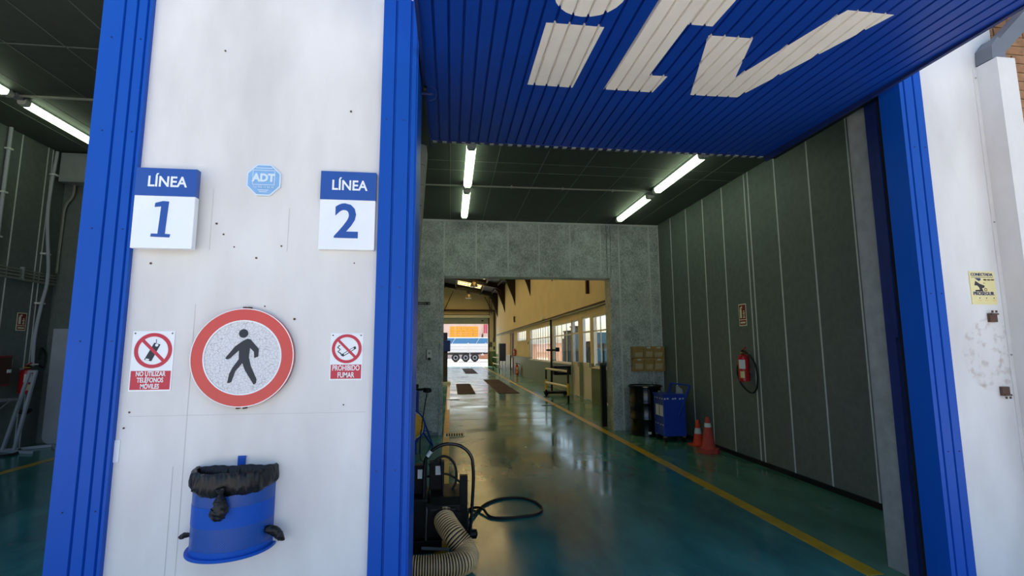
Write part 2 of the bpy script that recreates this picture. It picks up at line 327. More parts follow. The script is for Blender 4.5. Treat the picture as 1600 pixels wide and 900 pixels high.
for x, z0, z1 in [(-1.38, .35, 1.80), (-1.33, 2.1, 2.45), (-.92, 2.1, 2.35), (-1.43, .3, .95)]:
    B(x, x+.003, FY-.0015, FY+.001, z0, z1).build('sheet_seam', 'seam', wf)
B(-1.66, -.46, FY-.0012, FY+.001, 1.208, 1.2105).build('sheet_seam', 'seam', wf)
B(-1.72, -1.69, FY-.006, FY+.001, .98, 1.09).build('repair_plate', 'white_plastic', wf)
ST(B(3.12, 4.35, 3.15, 3.36, 0, 4.03), 'wall_reveal', 'conc', 'grey concrete reveal beside the right edge of the lane opening', 'wall')
ST(B(-1.0, -.27, 3.25, 3.36, 0, 4.03), 'wall_reveal_inner', 'conc', 'concrete return behind the middle blue frame', 'wall')

def frame_profile(x0, x1, grooves, yf=FY-.03, yb=FY+.0, g=.007, gd=.012):
    p = [(x0, yb), (x0, yf)]
    for q in grooves: p += [(q-g, yf), (q-g*.4, yf+gd), (q+g*.4, yf+gd), (q+g, yf)]
    return p+[(x1, yf), (x1, yb)]
t1 = ST(MB().prism(frame_profile(-1.97, -1.715, [-1.855, -1.79, -1.735]), 2, 0, 4.75).box(-1.97, -1.93, FY, 3.2, 0, 4.75), 'trim_1', 'blue', 'blue metal door frame left of the white pillar', 'door frame')
t2 = ST(MB().prism(frame_profile(-.423, -.222, [-.345, -.255]), 2, 0, 3.68).box(-.25, -.212, FY-.022, 3.2, 0, 3.56), 'trim_2', 'blue', 'blue metal door frame right of the white pillar', 'door frame')
t3 = ST(MB().prism(frame_profile(3.04, 3.212, [3.075, 3.15]), 2, 0, 3.68).box(3.04, 3.06, FY, 2.985, 0, 3.56), 'trim_3', 'blue', 'blue metal door frame at the right of the lane 2 opening', 'door frame')
B(3.075, 3.12, 2.985, 3.04, 0, 3.5).build('guide_gap', 'void', t3)
B(3.062, 3.10, 3.04, 3.075, 1.62, 3.5).build('guide_rail', 'blue_dark', t3); B(3.075, 3.12, 3.075, 3.15, 0, 3.5).build('guide_channel', 'blue_dark', t3)
for t, xs, zs in ((t1, (-1.91, -1.76), (.75, 1.6, 2.2, 2.75, 3.3)), (t2, (-.39, -.29), (.9, 1.9, 2.9)), (t3, (3.11, 3.19), (.9, 1.9, 2.9))):
    for x in xs:
        for z in zs: MB().lathe((x, FY-.0335, z), [(.004, 0), (.004, .004)], 8, 1).build('rivet', 'blue_dark', t)
ST(B(-6.3, -6.05, FY-.03, 3.2, 0, 4.75), 'trim_4', 'blue', 'blue metal door frame at the far left of lane 1', 'door frame')

# ------------------------------------------------------------------ casing, downpipe and brick at the right
cs = thing('downpipe_casing', (3.77, 2.80, 0), 'tall white metal box casing on the facade at the far right', 'casing')
MB().prism([(3.70, FY-.001), (3.70, 2.71), (3.845, 2.71), (3.845, FY-.001)], 2, 0, 3.53).build('casing_box', 'white_wall', cs)
B(3.672, 3.70, FY-.006, FY, 0, 3.53).build('flange', 'white_wall', cs)
for z in (.6, 1.5, 2.4, 3.45): MB().lathe((3.686, FY-.01, z), [(.006, 0), (.006, .005)], 8, 1).build('screw', 'galv_pipe', cs)
dp = thing('downpipe', (3.77, 2.78, 3.53), 'grey square downpipe slanting out of the white casing top', 'pipe')
a = [(3.76, 2.79, 3.532), (3.76, 2.79, 3.60), (4.35, 2.66, 4.25)]
MB().tube(a, .068, 4).build('pipe_run', 'down_grey', dp); MB().tube([(3.755, 2.79, 3.533), (3.76, 2.79, 3.62), (3.80, 2.785, 3.665)], .078, 4).build('pipe_elbow', 'down_grey', dp)
bw = ST(B(3.86, 6.2, 2.93, 3.5, -.01, 4.6), 'wall_brick', 'mortar', 'brown brick wall just right of the white casing', 'wall')
bme = None
for r in range(64):
    for c in range(4):
        x0 = 3.865+c*.252-(.126 if r % 2 else 0); x1 = x0+.24
        if r % 2 and c == 0: x0 = 3.865
        o = B(x0, x1, 2.918, 2.94, .004+r*.07, .062+r*.07)
        if r < 30 and False: continue
        o.build('brick', 'brick', bw)

# ------------------------------------------------------------------ lane 2 bay shell
CZ = 4.03
ST(B(-1.2, -1.0, 3.25, 9.3, 0, 5.68), 'wall_left', 'block', 'grey block wall dividing the two lanes', 'wall')
wr = ST(B(4.175, 4.35, 3.36, 9.62, 0, 5.2), 'wall_right', 'joint', 'dark panelled right wall with pale vertical joints', 'wall')
ys = [9.3, 8.72, 8.10, 7.51, 6.92, 6.33, 6.24, 5.67, 5.08, 4.49, 3.9, 3.36]
for a, b in zip(ys, ys[1:]): B(4.15, 4.18, b+.008, a-.008, .0, CZ).build('panel', 'dark_panel', wr)
for q in ys[1:-1]: B(4.144, 4.15, q-.009, q+.009, .055, CZ).build('joint_strip', 'joint', wr)
bb = ST(B(4.12, 4.15, 3.36, 9.28, 0, .055), 'baseboard_right', 'void', 'black skirting along the right panelled wall', 'skirting')
RY = 9.3
rw = MB(); rw.box(-1.2, -.15, RY+.03, RY+.3, 0, 5.2); rw.box(3.12, 4.18, RY+.03, RY+.3, 0, 5.2); rw.box(-.15, 3.12, RY+.03, RY+.3, 2.94, 5.2)
rw = ST(rw, 'wall_rear', 'joint', 'galvanised panel wall at the end of lane 2 with a wide opening', 'wall')
for a, b in [(-1.0, -.75), (-.75, -.14)]: B(a, b-.008, RY, RY+.035, 0, 2.99).build('panel', 'galv', rw)
for a, b in zip([-1.0, -.75, -.14, .47, 1.09, 1.70, 2.32, 2.94], [-.75, -.14, .47, 1.09, 1.70, 2.32, 2.94, 3.07]): B(a+.009, b-.009, RY, RY+.035, 2.992, CZ).build('panel', 'galv', rw)
for a, b in [(3.14, 3.317), (3.317, 3.945), (3.945, 4.15)]: B(a+.009, b-.009, RY, RY+.035, 0, CZ).build('panel', 'galv', rw)
for q in (-.14, .47, 1.09, 1.70, 2.32, 2.94): B(q-.014, q+.014, RY-.006, RY, 2.996, CZ-.035).build('joint_strip', 'joint', rw)
for q in (3.317, 3.945): B(q-.016, q+.016, RY-.006, RY, .0, CZ-.035).build('joint_strip', 'joint', rw)
B(4.135, 4.15, RY-.012, RY, 0, CZ-.035).build('corner_angle', 'joint', rw)
B(3.07, 3.13, RY-.012, RY+.03, 2.992, CZ).build('joint_cover', 'galv', rw)
B(-1.0, 4.15, RY-.02, RY+.01, CZ-.035, CZ).build('top_angle', 'joint', rw)
tr = ST(MB().box(-.20, -.135, RY-.03, RY+.31, 0, 2.995).box(3.11, 3.19, RY-.03, RY+.31, 0, 2.995).box(-.135, 3.11, RY-.03, RY+.31, 2.93, 2.995), 'trim_5', 'galv', 'galvanised trim framing the opening into the long hall', 'door frame')
B(-1.0, -.2, RY-.012, RY, .0, .05).build('skirting', 'grey_paint', rw)
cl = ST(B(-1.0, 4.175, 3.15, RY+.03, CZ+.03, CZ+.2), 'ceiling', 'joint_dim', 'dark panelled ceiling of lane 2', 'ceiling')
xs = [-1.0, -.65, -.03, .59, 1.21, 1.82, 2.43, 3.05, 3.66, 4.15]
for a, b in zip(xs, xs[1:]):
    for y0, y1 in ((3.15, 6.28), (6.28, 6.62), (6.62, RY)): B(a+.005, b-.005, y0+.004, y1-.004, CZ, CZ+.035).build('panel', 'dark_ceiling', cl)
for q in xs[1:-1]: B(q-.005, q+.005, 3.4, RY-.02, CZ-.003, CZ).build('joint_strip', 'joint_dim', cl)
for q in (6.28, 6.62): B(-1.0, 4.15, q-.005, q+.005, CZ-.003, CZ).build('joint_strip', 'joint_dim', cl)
ST(B(-7.3, 4.4, 2.86, 9.65, 5.68, 5.9), 'roof_bays', 'roofing', 'flat roof over the two lane bays', 'roof')
ST(B(4.175, 4.35, 3.15, 9.6, 5.2, 5.68).box(-1.2, 4.2, 9.33, 9.6, 5.2, 5.68), 'wall_upper', 'conc', 'upper wall above the lane 2 panels', 'wall')
# leaning block pilaster just behind the middle frame
pl = thing('block_pilaster', (-.33, 5.0, 0), 'rounded grey block pillar seen just behind the middle blue frame', 'pillar')
for k in range(17):
    z0 = k*.215; z1 = z0+.207
    def px(z): return -.667+.054*z
    q = []
    for z in (z0, z1):
        c = px(z); q.append([(c-.25+.21*0, 4.9), (c+.16, 4.9), (c+.20, 4.94), (c+.20, 5.2), (c-.25, 5.2)])
    n = 5; MB().add([(p[0], p[1], z0) for p in q[0]]+[(p[0], p[1], z1) for p in q[1]], [tuple(range(n)), tuple(range(2*n-1, n-1, -1))]+[(i, i+n, (i+1) % n+n, (i+1) % n) for i in range(n)]).build('block', 'block', pl)

# ------------------------------------------------------------------ lane 1 bay shell
C1 = 5.05; X1 = -6.95; R1 = 9.5
wl = ST(B(X1-.2, X1-.03, 3.25, 9.7, 0, 5.68), 'wall_lane_left', 'joint', 'dark panelled left wall of lane 1 with pipes', 'wall')
ys = [9.5, 9.17, 9.07, 8.55, 7.95, 7.35, 6.75, 6.15, 5.55, 4.95, 4.35, 3.75, 3.25]
for a, b in zip(ys, ys[1:]): B(X1-.035, X1, b+.008, a-.008, 0, C1).build('panel', 'dark_panel', wl)
ST(B(X1-.03, -1.2, R1, R1+.2, 0, 5.68), 'wall_lane_rear', 'dark_panel', 'dark end wall of lane 1', 'wall')
for q in ys[1:-1]: B(X1, X1+.006, q-.009, q+.009, 0, C1).build('joint_strip', 'joint', wl)
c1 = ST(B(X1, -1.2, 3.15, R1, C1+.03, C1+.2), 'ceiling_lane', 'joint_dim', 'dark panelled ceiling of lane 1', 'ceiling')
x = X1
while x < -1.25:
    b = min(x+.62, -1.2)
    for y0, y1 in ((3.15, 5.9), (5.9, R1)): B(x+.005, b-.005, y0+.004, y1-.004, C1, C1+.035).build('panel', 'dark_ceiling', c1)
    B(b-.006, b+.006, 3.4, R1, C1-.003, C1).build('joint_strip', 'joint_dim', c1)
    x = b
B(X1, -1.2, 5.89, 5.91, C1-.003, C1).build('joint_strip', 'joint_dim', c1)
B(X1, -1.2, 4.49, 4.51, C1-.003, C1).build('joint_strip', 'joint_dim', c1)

# ------------------------------------------------------------------ overhead door with lettering
dr = thing('overhead_door', (1.37, 2.6, 3.35), 'raised blue ribbed overhead door with large cream itv lettering', 'door')
DX0, DX1, DY0, DY1 = -.195, 2.945, .75, 4.13
def dz(y): return 3.315+.045*(y-2.0)/2.13
NS = 38; pw = (DX1-DX0)/NS
PROF = [(0, .016), (.0045, .016), (.008, 0), (pw-.008, 0), (pw-.0045, .016), (pw, .016)]
def slat_mesh(x0):
    P = [(x0+a, b) for a, b in PROF]+[(x0+pw, .035), (x0, .035)]
    n = len(P); return MB().add([(p[0], DY0, dz(DY0)+p[1]) for p in P]+[(p[0], DY1, dz(DY1)+p[1]) for p in P], [tuple(range(n)), tuple(range(2*n-1, n-1, -1))]+[(i, i+n, (i+1) % n+n, (i+1) % n) for i in range(n)])
s0 = slat_mesh(DX0).build('slat', 'blue_door', dr)
for i in range(1, NS): clone(s0, (pw*i, 0, 0), dr)
# cream letters: convex pieces cut slat by slat so they follow the ribs
def clip(poly, x0, x1):
    for s, lim in ((1, x0), (-1, x1)):
        out = []
        for i in range(len(poly)):
            a, b = poly[i], poly[(i+1) % len(poly)]; ia, ib = s*(a[0]-lim) >= 0, s*(b[0]-lim) >= 0
            if ia: out.append(a)
            if ia != ib:
                t = (lim-a[0])/(b[0]-a[0]); out.append((lim, a[1]+t*(b[1]-a[1])))
        poly = out
        if len(poly) < 3: return []
    return poly
LET = {'letter_i': [[(.50, 2.443), (.828, 2.443), (.815, 3.108), (.50, 3.104)],
                    [(.68+.185*math.cos(k*PI/12), 2.185+.185*math.sin(k*PI/12)) for k in range(24)]],
       'letter_t': [[(1.05, 1.66), (1.28, 1.66), (1.276, 3.104), (1.034, 3.104)], [(1.277, 2.893), (1.402, 2.893), (1.39, 3.104), (1.277, 3.104)],
                    [(1.28, 2.14), (1.43, 2.14), (1.422, 2.362), (1.28, 2.362)]],
       'letter_v': [[(1.443, 2.443), (1.713, 2.440), (1.856, 2.851), (1.80, 3.105), (1.671, 3.105)],
                    [(1.856, 2.851), (2.028, 2.235), (2.06, 2.149), (2.336, 2.153), (2.022, 3.098), (1.80, 3.105)]]}
for nm, polys in LET.items():
    mb = MB()
    for i in range(NS):
        for (a, za), (b, zb) in zip(PROF, PROF[1:]):
            xa, xb = DX0+i*pw+a, DX0+i*pw+b
            for po in polys:
                q = clip(po, xa, xb); n = len(q)
                if n < 3: continue
                h = lambda p: dz(p[1])+za+(zb-za)*(p[0]-xa)/(xb-xa)
                mb.add([(p[0], p[1], h(p)-.0015) for p in q]+[(p[0], p[1], h(p)+.0003) for p in q], [tuple(range(n)), tuple(range(2*n-1, n-1, -1))]+[(k, k+n, (k+1) % n+n, (k+1) % n) for k in range(n)])
    mb.build(nm, 'letter', dr)['label'] = 'cream painted letter '+nm[-1]
B(DX0, DX1, DY1-.0, DY1+.03, dz(DY1)-.006, dz(DY1)+.05).build('edge_rail', 'blue_dark', dr)
for i in range(NS): B(DX0+(i+.5)*pw-.018, DX0+(i+.5)*pw+.018, DY1+.0, DY1+.034, dz(DY1)-.012, dz(DY1)-.004).build('edge_lip', 'grey_paint', dr)
B(DX0-.006, DX0+.012, DY0, DY1, dz(2)-.02, dz(2)+.075).build('side_rail', 'blue_dark', dr)
B(DX1-.012, DX1+.012, DY0, DY1, dz(2)-.01, dz(2)+.075).build('side_rail', 'blue_dark', dr)
B(DX1+.012, DX1+.10, 3.0, DY1, dz(2)+.02, dz(2)+.10).build('counterweight_arm', 'black', dr)
hd = MB(); hd.tube([(-.205, 3.0, 3.17), (-.13, 3.0, 3.17)], .009, 8); hd.tube(crom([(-.15, 3.0, 3.225), (-.115, 3.0, 3.20), (-.105, 3.0, 3.17), (-.115, 3.0, 3.14), (-.15, 3.0, 3.125)], 4), .004, 6)
hd.build('latch_hook', 'blue_dark', dr)
MB().lathe((-.19, 3.05, 3.22), [(.03, 0), (.03, .02)], 12, 0).build('pivot_wheel', 'black', dr)

# ------------------------------------------------------------------ lights
def fluo(x, y0, y1, z, label, group):
    t = thing('fluorescent_light', (x, (y0+y1)/2, z), label, 'light', group)
    B(x-.05, x+.05, y0+.02, y1-.02, z+.05, z+.078).build('base_tray', 'grey_paint', t)
    prof = [(-.058, .05), (-.058, .015), (-.038, -.018), (.038, -.018), (.058, .015), (.058, .05)]
    MB().prism([(x+p[0], z+p[1]) for p in prof], 1, y0+.09, y1-.09).build('diffuser', 'tube', t)
    for a, b in ((y0, y0+.09), (y1-.09, y1)):
        e = MB().prism([(x+p[0]*.97, z+p[1]*.97+.001) for p in prof], 1, a, b).build('end_cap', 'tube_end', t)
        for s in (-1, 1): B(x+s*.03-.006, x+s*.03+.006, (a+b)/2-.015, (a+b)/2+.015, z-.024, z-.014).build('clip', 'steel', e)
G = 'tube lights under the lane 2 ceiling'
fluo(.225, 5.62, 7.16, 3.952, 'lit tube light nearest the door in the left row of lane 2', G)
fluo(.225, 7.32, 8.88, 3.952, 'lit tube light nearest the galvanised wall in the left row', G)
fluo(3.15, 5.56, 7.08, 3.952, 'lit tube light nearest the door in the right row of lane 2', G)
fluo(3.15, 7.26, 8.80, 3.952, 'lit tube light nearest the galvanised wall in the right row', G)
fluo(-5.96, 7.24, 8.78, 4.972, 'lit tube light in lane 1 running up to the left blue frame', 'tube lights in lane 1')
fluo(-5.96, 5.50, 7.06, 4.972, 'lit tube light cut by the left picture edge in lane 1', 'tube lights in lane 1')
cd = thing('ceiling_conduit', (1.3, 7.21, CZ), 'thin galvanised conduit crossing the lane 2 ceiling between lights', 'conduit')
MB().cyl((-.98, 7.24, CZ-.02), (3.15, 7.17, CZ-.02), .013, 8).build('conduit_run', 'galv_pipe', cd)
for x in (.225, 3.15): B(x-.05, x+.05, 7.175, 7.25, CZ-.05, CZ).build('junction_box', 'grey_paint', cd)
for x in (.9, 1.7, 2.5): B(x-.012, x+.012, 7.18, 7.22, CZ-.036, CZ).build('clamp', 'galv_pipe', cd)
cd = thing('ceiling_conduit', (-4, 7.15, C1), 'thin conduit crossing the lane 1 ceiling beside the tube lights', 'conduit')
MB().cyl((-6.9, 7.15, C1-.02), (-1.2, 7.15, C1-.02), .018, 8).build('conduit_run', 'galv_pipe', cd)
B(-6.01, -5.91, 7.09, 7.21, C1-.05, C1).build('junction_box', 'grey_paint', cd)
# ------------------------------------------------------------------ signs on the facade
def lane_sign(x0, x1, z0, zd, z1, yf, yb, label, num):
    t = thing('lane_sign', ((x0+x1)/2, yb, z0), label, 'sign', 'lane signs on the white pillar'); c = (x0+x1)/2
    B(x0, x1, yf+.002, yb, z0, z1).build('board', 'sign_white', t, bevel=.003)
    B(x0, x1+.0008, yf, yb-.004, zd, z1+.0008).build('blue_header', 'sign_blue', t)
    text('lettering', 'LÍNEA', .082, (c+.006, yf-.0005, (zd+z1)/2), 'sign_white', t, sx=.90, bold=.0016)
    if num == '1':
        P = [(220, 280), (262, 268), (295, 270), (286, 455), (316, 457), (313, 475), (208, 472), (210, 455), (246, 455), (254, 299), (218, 303)]
        MB().prism([(c+(a-270)*.00090, z0+(537-b)*.000963) for a, b in P], 1, yf, yf+.003).build('numeral', 'sign_blue', t)
    else: text('numeral', '2', .275, (c-.004, yf+.0005, z0+.155), 'sign_blue', t, sx=1.0, bold=.006)
lane_sign(-1.690, -1.385, 2.09, 2.377, 2.531, 2.775, 2.818, 'square sign reading LÍNEA 1 beside the left blue frame', '1')
lane_sign(-.745, -.438, 2.111, 2.40, 2.566, 2.815, FY, 'square sign reading LÍNEA 2 beside the middle blue frame', '2')

t = thing('alarm_sign', (-1.062, FY, 2.41), 'small pale blue octagonal ADT alarm sign between the lane signs', 'sign')
oc = lambda r: [(-1.062+r*math.cos(PI/8+k*PI/4), 2.508+r*math.sin(PI/8+k*PI/4)) for k in range(8)]
MB().prism(oc(.099), 1, 2.838, FY).build('plate', 'pale_white', t); MB().prism(oc(.091), 1, 2.8365, 2.84).build('blue_face', 'pale_blue', t)
fr = MB(); x0, x1, z0, z1 = -1.122, -1.002, 2.478, 2.565
for q in ((x0, x1, z0, z0+.003), (x0, x1, z1-.003, z1), (x0, x0+.003, z0, z1), (x1-.003, x1, z0, z1)): fr.box(q[0], q[1], 2.8355, 2.838, q[2], q[3])
fr.build('frame_line', 'pale_white', t); text('lettering', 'ADT', .062, (-1.062, 2.8355, 2.518), 'pale_white', t, sx=.95, bold=.003, depth=.001)
text('small_print', 'Tel. 902 11 44 10', .016, (-1.062, 2.8355, 2.465), 'pale_white', t, depth=.0008)
for z, h in ((2.448, .028), (2.438, .022), (2.577, .045)): B(-1.062-h, -1.062+h, 2.8358, 2.838, z-.002, z+.002).build('small_print', 'pale_white', t)

# pedestrian prohibition disc
t = thing('pedestrian_sign', (-1.108, FY, 1.24), 'large round no pedestrians sign with red ring and cracked white face', 'sign')
PX, PZ = -1.106, 1.512
MB().disc((PX, PZ), .262, 1, 2.822, FY, 64).build('disc', 'grey_paint', t)
MB().disc((PX, PZ), .264, 1, 2.812, 2.830, 64, r2=.196).build('red_ring', 'sign_red', t)
MB().disc((PX, PZ), .263, 1, 2.8105, 2.813, 64, r2=.2585).build('rim_line', 'sign_white', t); MB().disc((PX, PZ), .1995, 1, 2.8105, 2.813, 64, r2=.193).build('rim_line', 'sign_white', t)
MB().disc((PX, PZ), .1965, 1, 2.815, 2.825, 64).build('white_face', 'crazed', t)
g = lambda L: [(PX+(a-711)*.000872, PZ+(399-b)*.00091) for a, b in L]
mb = MB().prism(g([(735, 290), (752, 294), (803, 350), (802, 395), (780, 404), (776, 367), (751, 343), (748, 400), (762, 450), (800, 528), (798, 550), (785, 558), (730, 475), (712, 432), (706, 440), (674, 480), (656, 541), (645, 547), (632, 548), (640, 495), (658, 457), (690, 410), (688, 358), (640, 404), (625, 411), (611, 404), (664, 335), (712, 300)]), 1, 2.8125, 2.816)
h = g([(709, 259)])[0]; mb.disc(h, .0235, 1, 2.8125, 2.816, 24); mb.build('walking_figure', 'sign_black', t)
for x, z in ((-1.115, .267), (-1.09, .267), (-1.12, -.267), (-1.085, -.267)): B(x-.006, x+.006, 2.818, FY, PZ+z-.005, PZ+z+.005).build('fixing_clip', 'rust', t)

def ban(name, x0, x1, z0, z1, cx, cz, R_, zr, label, lines, size):
    t = thing(name, ((x0+x1)/2, FY, z0), label, 'sign'); B(x0, x1, 2.8465, FY, z0, z1).build('plate', 'sign_white', t)
    for a in (x0+.012, x1-.012): MB().disc((a, z1-.012), .004, 1, 2.844, 2.848, 8).build('screw', 'rust', t)
    B(x0+.006, x1-.006, 2.8455, 2.848, z0+.008, zr).build('red_panel', 'crimson', t)
    n = len(lines); H = (zr-z0-.008)/n
    for i, s in enumerate(lines): text('lettering', s, size, ((x0+x1)/2, 2.8448, zr-H*(i+.5)), 'sign_white', t, sx=.68, bold=.0007, depth=.001)
    return t
def ban_ring(t, cx, cz, R_):
    mb = MB().disc((cx, cz), R_, 1, 2.8440, 2.8465, 48, r2=R_*.80)
    u, v = Vector((1, -1)).normalized(), Vector((1, 1)).normalized(); a = R_*.9; b = R_*.085
    mb.prism([(cx+u.x*s*a+v.x*q*b, cz+u.y*s*a+v.y*q*b) for s, q in ((-1, -1), (1, -1), (1, 1), (-1, 1))], 1, 2.8442, 2.8465); mb.build('prohibition_ring', 'crimson', t)
t = ban('no_phone_sign', -1.675, -1.468, 1.337, 1.653, 0, 0, 0, 1.443, 'no mobile phones sign left of the round pedestrian sign', ['NO UTILIZAR', 'TELÉFONOS', 'MÓVILES'], .035)
cx, cz = -1.569, 1.550; ban_ring(t, cx, cz, .093)
g = lambda L: [(cx+(a-209)*.00087, cz+(357-b)*.00092) for a, b in L]
MB().prism(g([(212, 312), (247, 322), (203, 418), (162, 410)]), 1, 2.8450, 2.848).build('phone_symbol', 'sign_black', t)
MB().disc(g([(227, 326)])[0], .008, 1, 2.8446, 2.847, 14).build('phone_screen', 'sign_white', t); B(*[g([(221, 295), (224, 314)])[0][0], g([(224, 314)])[0][0]], 2.845, 2.848, *[g([(0, 314)])[0][1], g([(0, 292)])[0][1]]).build('phone_aerial', 'sign_black', t)
MB().prism(g([(172, 402), (192, 406), (188, 414), (168, 410)]), 1, 2.8446, 2.847).build('phone_slot', 'sign_white', t)
t = ban('no_smoking_sign', -.661, -.486, 1.383, 1.642, 0, 0, 0, 1.468, 'no smoking sign right of the round pedestrian sign', ['PROHIBIDO', 'FUMAR'], .041)
cx, cz = -.573, 1.556; ban_ring(t, cx, cz, .080)
g = lambda L: [(cx+(a-1313)*.00093, cz+(345-b)*.00095) for a, b in L]
MB().prism(g([(1362, 330), (1368, 344), (1292, 392), (1284, 378)]), 1, 2.8450, 2.848).build('cigarette', 'sign_black', t)
MB().prism(g([(1352, 340), (1355, 347), (1300, 382), (1296, 375)]), 1, 2.8446, 2.847).build('cigarette_paper', 'sign_white', t)
MB().tube([(a[0], 2.8455, a[1]) for a in g([(1288, 388), (1278, 372), (1262, 362), (1276, 350), (1260, 338), (1272, 325)])], .003, 6).build('smoke', 'sign_black', t)

# alarm notice at the right
t = thing('security_notice', (3.54, FY, 1.83), 'pale yellow CONECTADA PROSEGUR alarm notice on the right white wall', 'sign')
B(3.443, 3.635, 2.846, FY, 1.833, 2.057).build('plate', 'yellow_sign', t)
text('lettering', 'CONECTADA', .027, (3.537, 2.845, 2.034), 'navy', t, bold=.0006, depth=.001, sx=1.0); text('lettering', 'PROSEGUR', .032, (3.537, 2.845, 1.905), 'navy', t, bold=.0008, depth=.001, sx=1.0)
B(3.455, 3.622, 2.8452, 2.847, 2.015, 2.018).build('rule', 'navy', t); text('small_print', '902 202 999', .016, (3.587, 2.845, 1.998), 'brown', t, depth=.001)
n_ = lambda L: [(3.443+(a-75)*.000352, 2.057-(b-110)*.000335) for a, b in L]
MB().prism(n_([(180, 250), (308, 250), (308, 290), (270, 312)]), 1, 2.8452, 2.847).build('emblem_cap', 'navy', t)
MB().prism(n_([(190, 305), (280, 365), (380, 400), (375, 440), (320, 455), (345, 520), (170, 520), (175, 490), (270, 485), (262, 440), (225, 400), (162, 395)]), 1, 2.8452, 2.847).build('emblem_guard', 'plum', t)
MB().disc(n_([(398, 482)])[0], .011, 1, 2.8452, 2.847, 16, r2=.007).build('emblem_keyhole', 'plum', t); MB().prism(n_([(355, 340), (400, 350), (375, 360)]), 1, 2.8452, 2.847).build('emblem_mark', 'plum', t)
for a in (250, 395, 555): MB().prism(n_([(a-40, 690), (a+30, 690), (a+38, 700), (a-32, 700)]), 1, 2.8454, 2.847).build('small_print', 'amber', t); MB().disc(n_([(a, 650)])[0], .004, 1, 2.8454, 2.847, 10).build('pictogram', 'plum', t)
for (x, z, lab) in ((3.575, 1.715, 'rusty sign bracket under the yellow alarm notice'), (3.60, 1.235, 'lower rusty sign bracket at the foot of the round stain')):
    t = thing('sign_bracket', (x, FY, z), lab, 'bracket', 'rusty brackets on the right wall')
    B(x-.028, x+.028, 2.832, FY, z, z+.058).build('plate', 'rust', t)
    s = 1 if z > 1.5 else -1; zz = z+.062 if s > 0 else z-.018
    for dx in (-.014, .016): MB().cyl((x+dx, 2.825, zz), (x+dx, 2.825, zz+.014), .006, 8).build('bolt', 'rust', t)
    B(x-.02, x+.035, 2.826, 2.834, z+(.048 if s > 0 else 0), z+(.058 if s > 0 else .01)).build('clamp_bar', 'rust', t)

# ------------------------------------------------------------------ litter bin
t = thing('litter_bin', (-1.105, FY, .545), 'blue half round wall bin with black liner below the pedestrian sign', 'bin')
BX, HW, DP = -1.105, .192, .205
def dpt(a, k=1.0): return (BX+HW*k*math.cos(a), FY-.004-DP*k*abs(math.sin(a))**.92)
def band(z0, z1, k, n=40, flange=0):
    mb = MB(); A = [PI*i/n for i in range(n+1)]
    vs = [(*dpt(a, k), z0) for a in A]+[(*dpt(a, k), z1) for a in A]+[(*dpt(a, k-.02), z0) for a in A]+[(*dpt(a, k-.02), z1) for a in A]; m = n+1; fs = []
    for i in range(n): fs += [(i, i+1, i+1+m, i+m), (i+2*m, i+3*m, i+1+3*m, i+1+2*m), (i+m, i+1+m, i+1+3*m, i+3*m), (i, i+2*m, i+1+2*m, i+1)]
    return mb.add(vs, fs)
def perf(o):
    me = o.data; uv = me.uv_layers.new(name='UVMap')
    for l in me.loops:
        v = me.vertices[l.vertex_index].co+ORG[o]; uv.data[l.index].uv = (math.atan2(FY-v.y, (v.x-BX))*.2, v.z)
perf(band(.788, .93, 1.0).build('perforated_band', 'perf', t, smooth=True)); perf(band(.585, .692, 1.0).build('perforated_band', 'perf', t, smooth=True))
band(.692, .788, 1.006).build('plain_band', 'blue', t, smooth=True); band(.555, .585, 1.006).build('plain_band', 'blue', t, smooth=True)
pp = [dpt(PI*i/40, 1.10) for i in range(41)]; MB().prism(pp, 2, .545, .560).build('base_flange', 'blue', t, bevel=.004)
B(BX-HW, BX+HW, FY-.008, FY, .555, .925).build('back_plate', 'blue', t)
MB().prism([(BX-.002, .925), (BX+.034, .925), (BX+.036, .995), (BX-.002, .995)], 1, FY-.012, FY-.002).build('hanging_tab', 'blue', t)
n = 200; rows = [(.985, .848), (1.03, .855), (1.085, .868), (1.09, .89), (1.07, .92), (1.05, .943), (1.0, .952), (.95, .945), (.90, .90), (.82, .80)]; vs = []; fs = []
def cont(i, k):
    a = 2*PI*i/n; 
    if a <= PI: return dpt(a, k)
    tt = (a-PI)/PI; return (BX-HW*k+2*HW*k*tt, FY-.012-(1.09-k)*.12)
for j, (k, z) in enumerate(rows):
    for i in range(n):
        a = 2*PI*i/n; jit = (.009*math.sin(11*a+1.1*j)+.010*math.sin(37*a+1.6*j)+.008*math.sin(61*a-1.1*j)+.006*math.sin(23*a+2.5*j))*(1 if 1 < j < 6 else .5)
        jz = .007*math.sin(5*a+.8)+.003*math.sin(17*a+j)
        if j < 2: jz -= .012*math.exp(-((a-1.5)/.5)**2)
        x, y = cont(i, k+jit); vs.append((x, min(y, FY-.004), z+jz*(1 if j < 5 else .4)-(.01*(a > PI) if False else 0)))
m_ = len(rows)
fs = [(j*n+i, j*n+(i+1) % n, (j+1)*n+(i+1) % n, (j+1)*n+i) for j in range(m_-1) for i in range(n)]+[tuple((m_-1)*n+i for i in range(n))]
lb = MB().add(vs, fs).build('liner', 'bag', t, smooth=True)
def lump(path, rad, name, seed, amp=.35):
    random.seed(seed); P = crom(path, 7); mb = MB(); k = len(P); rr = []
    for i in range(k):
        q = i/(k-1)*(len(rad)-1); a = int(min(q, len(rad)-2)); rr.append(rad[a]+(rad[a+1]-rad[a])*(q-a))
    mb.tube(P, rr, 14)
    for i in range(len(mb.v)):
        c = P[i//14]; mb.v[i] = c+(mb.v[i]-c)*(1+random.uniform(-amp, amp))
    return mb.build(name, 'bag', t, smooth=True)
kx, ky = dpt(1.50, 1.09)
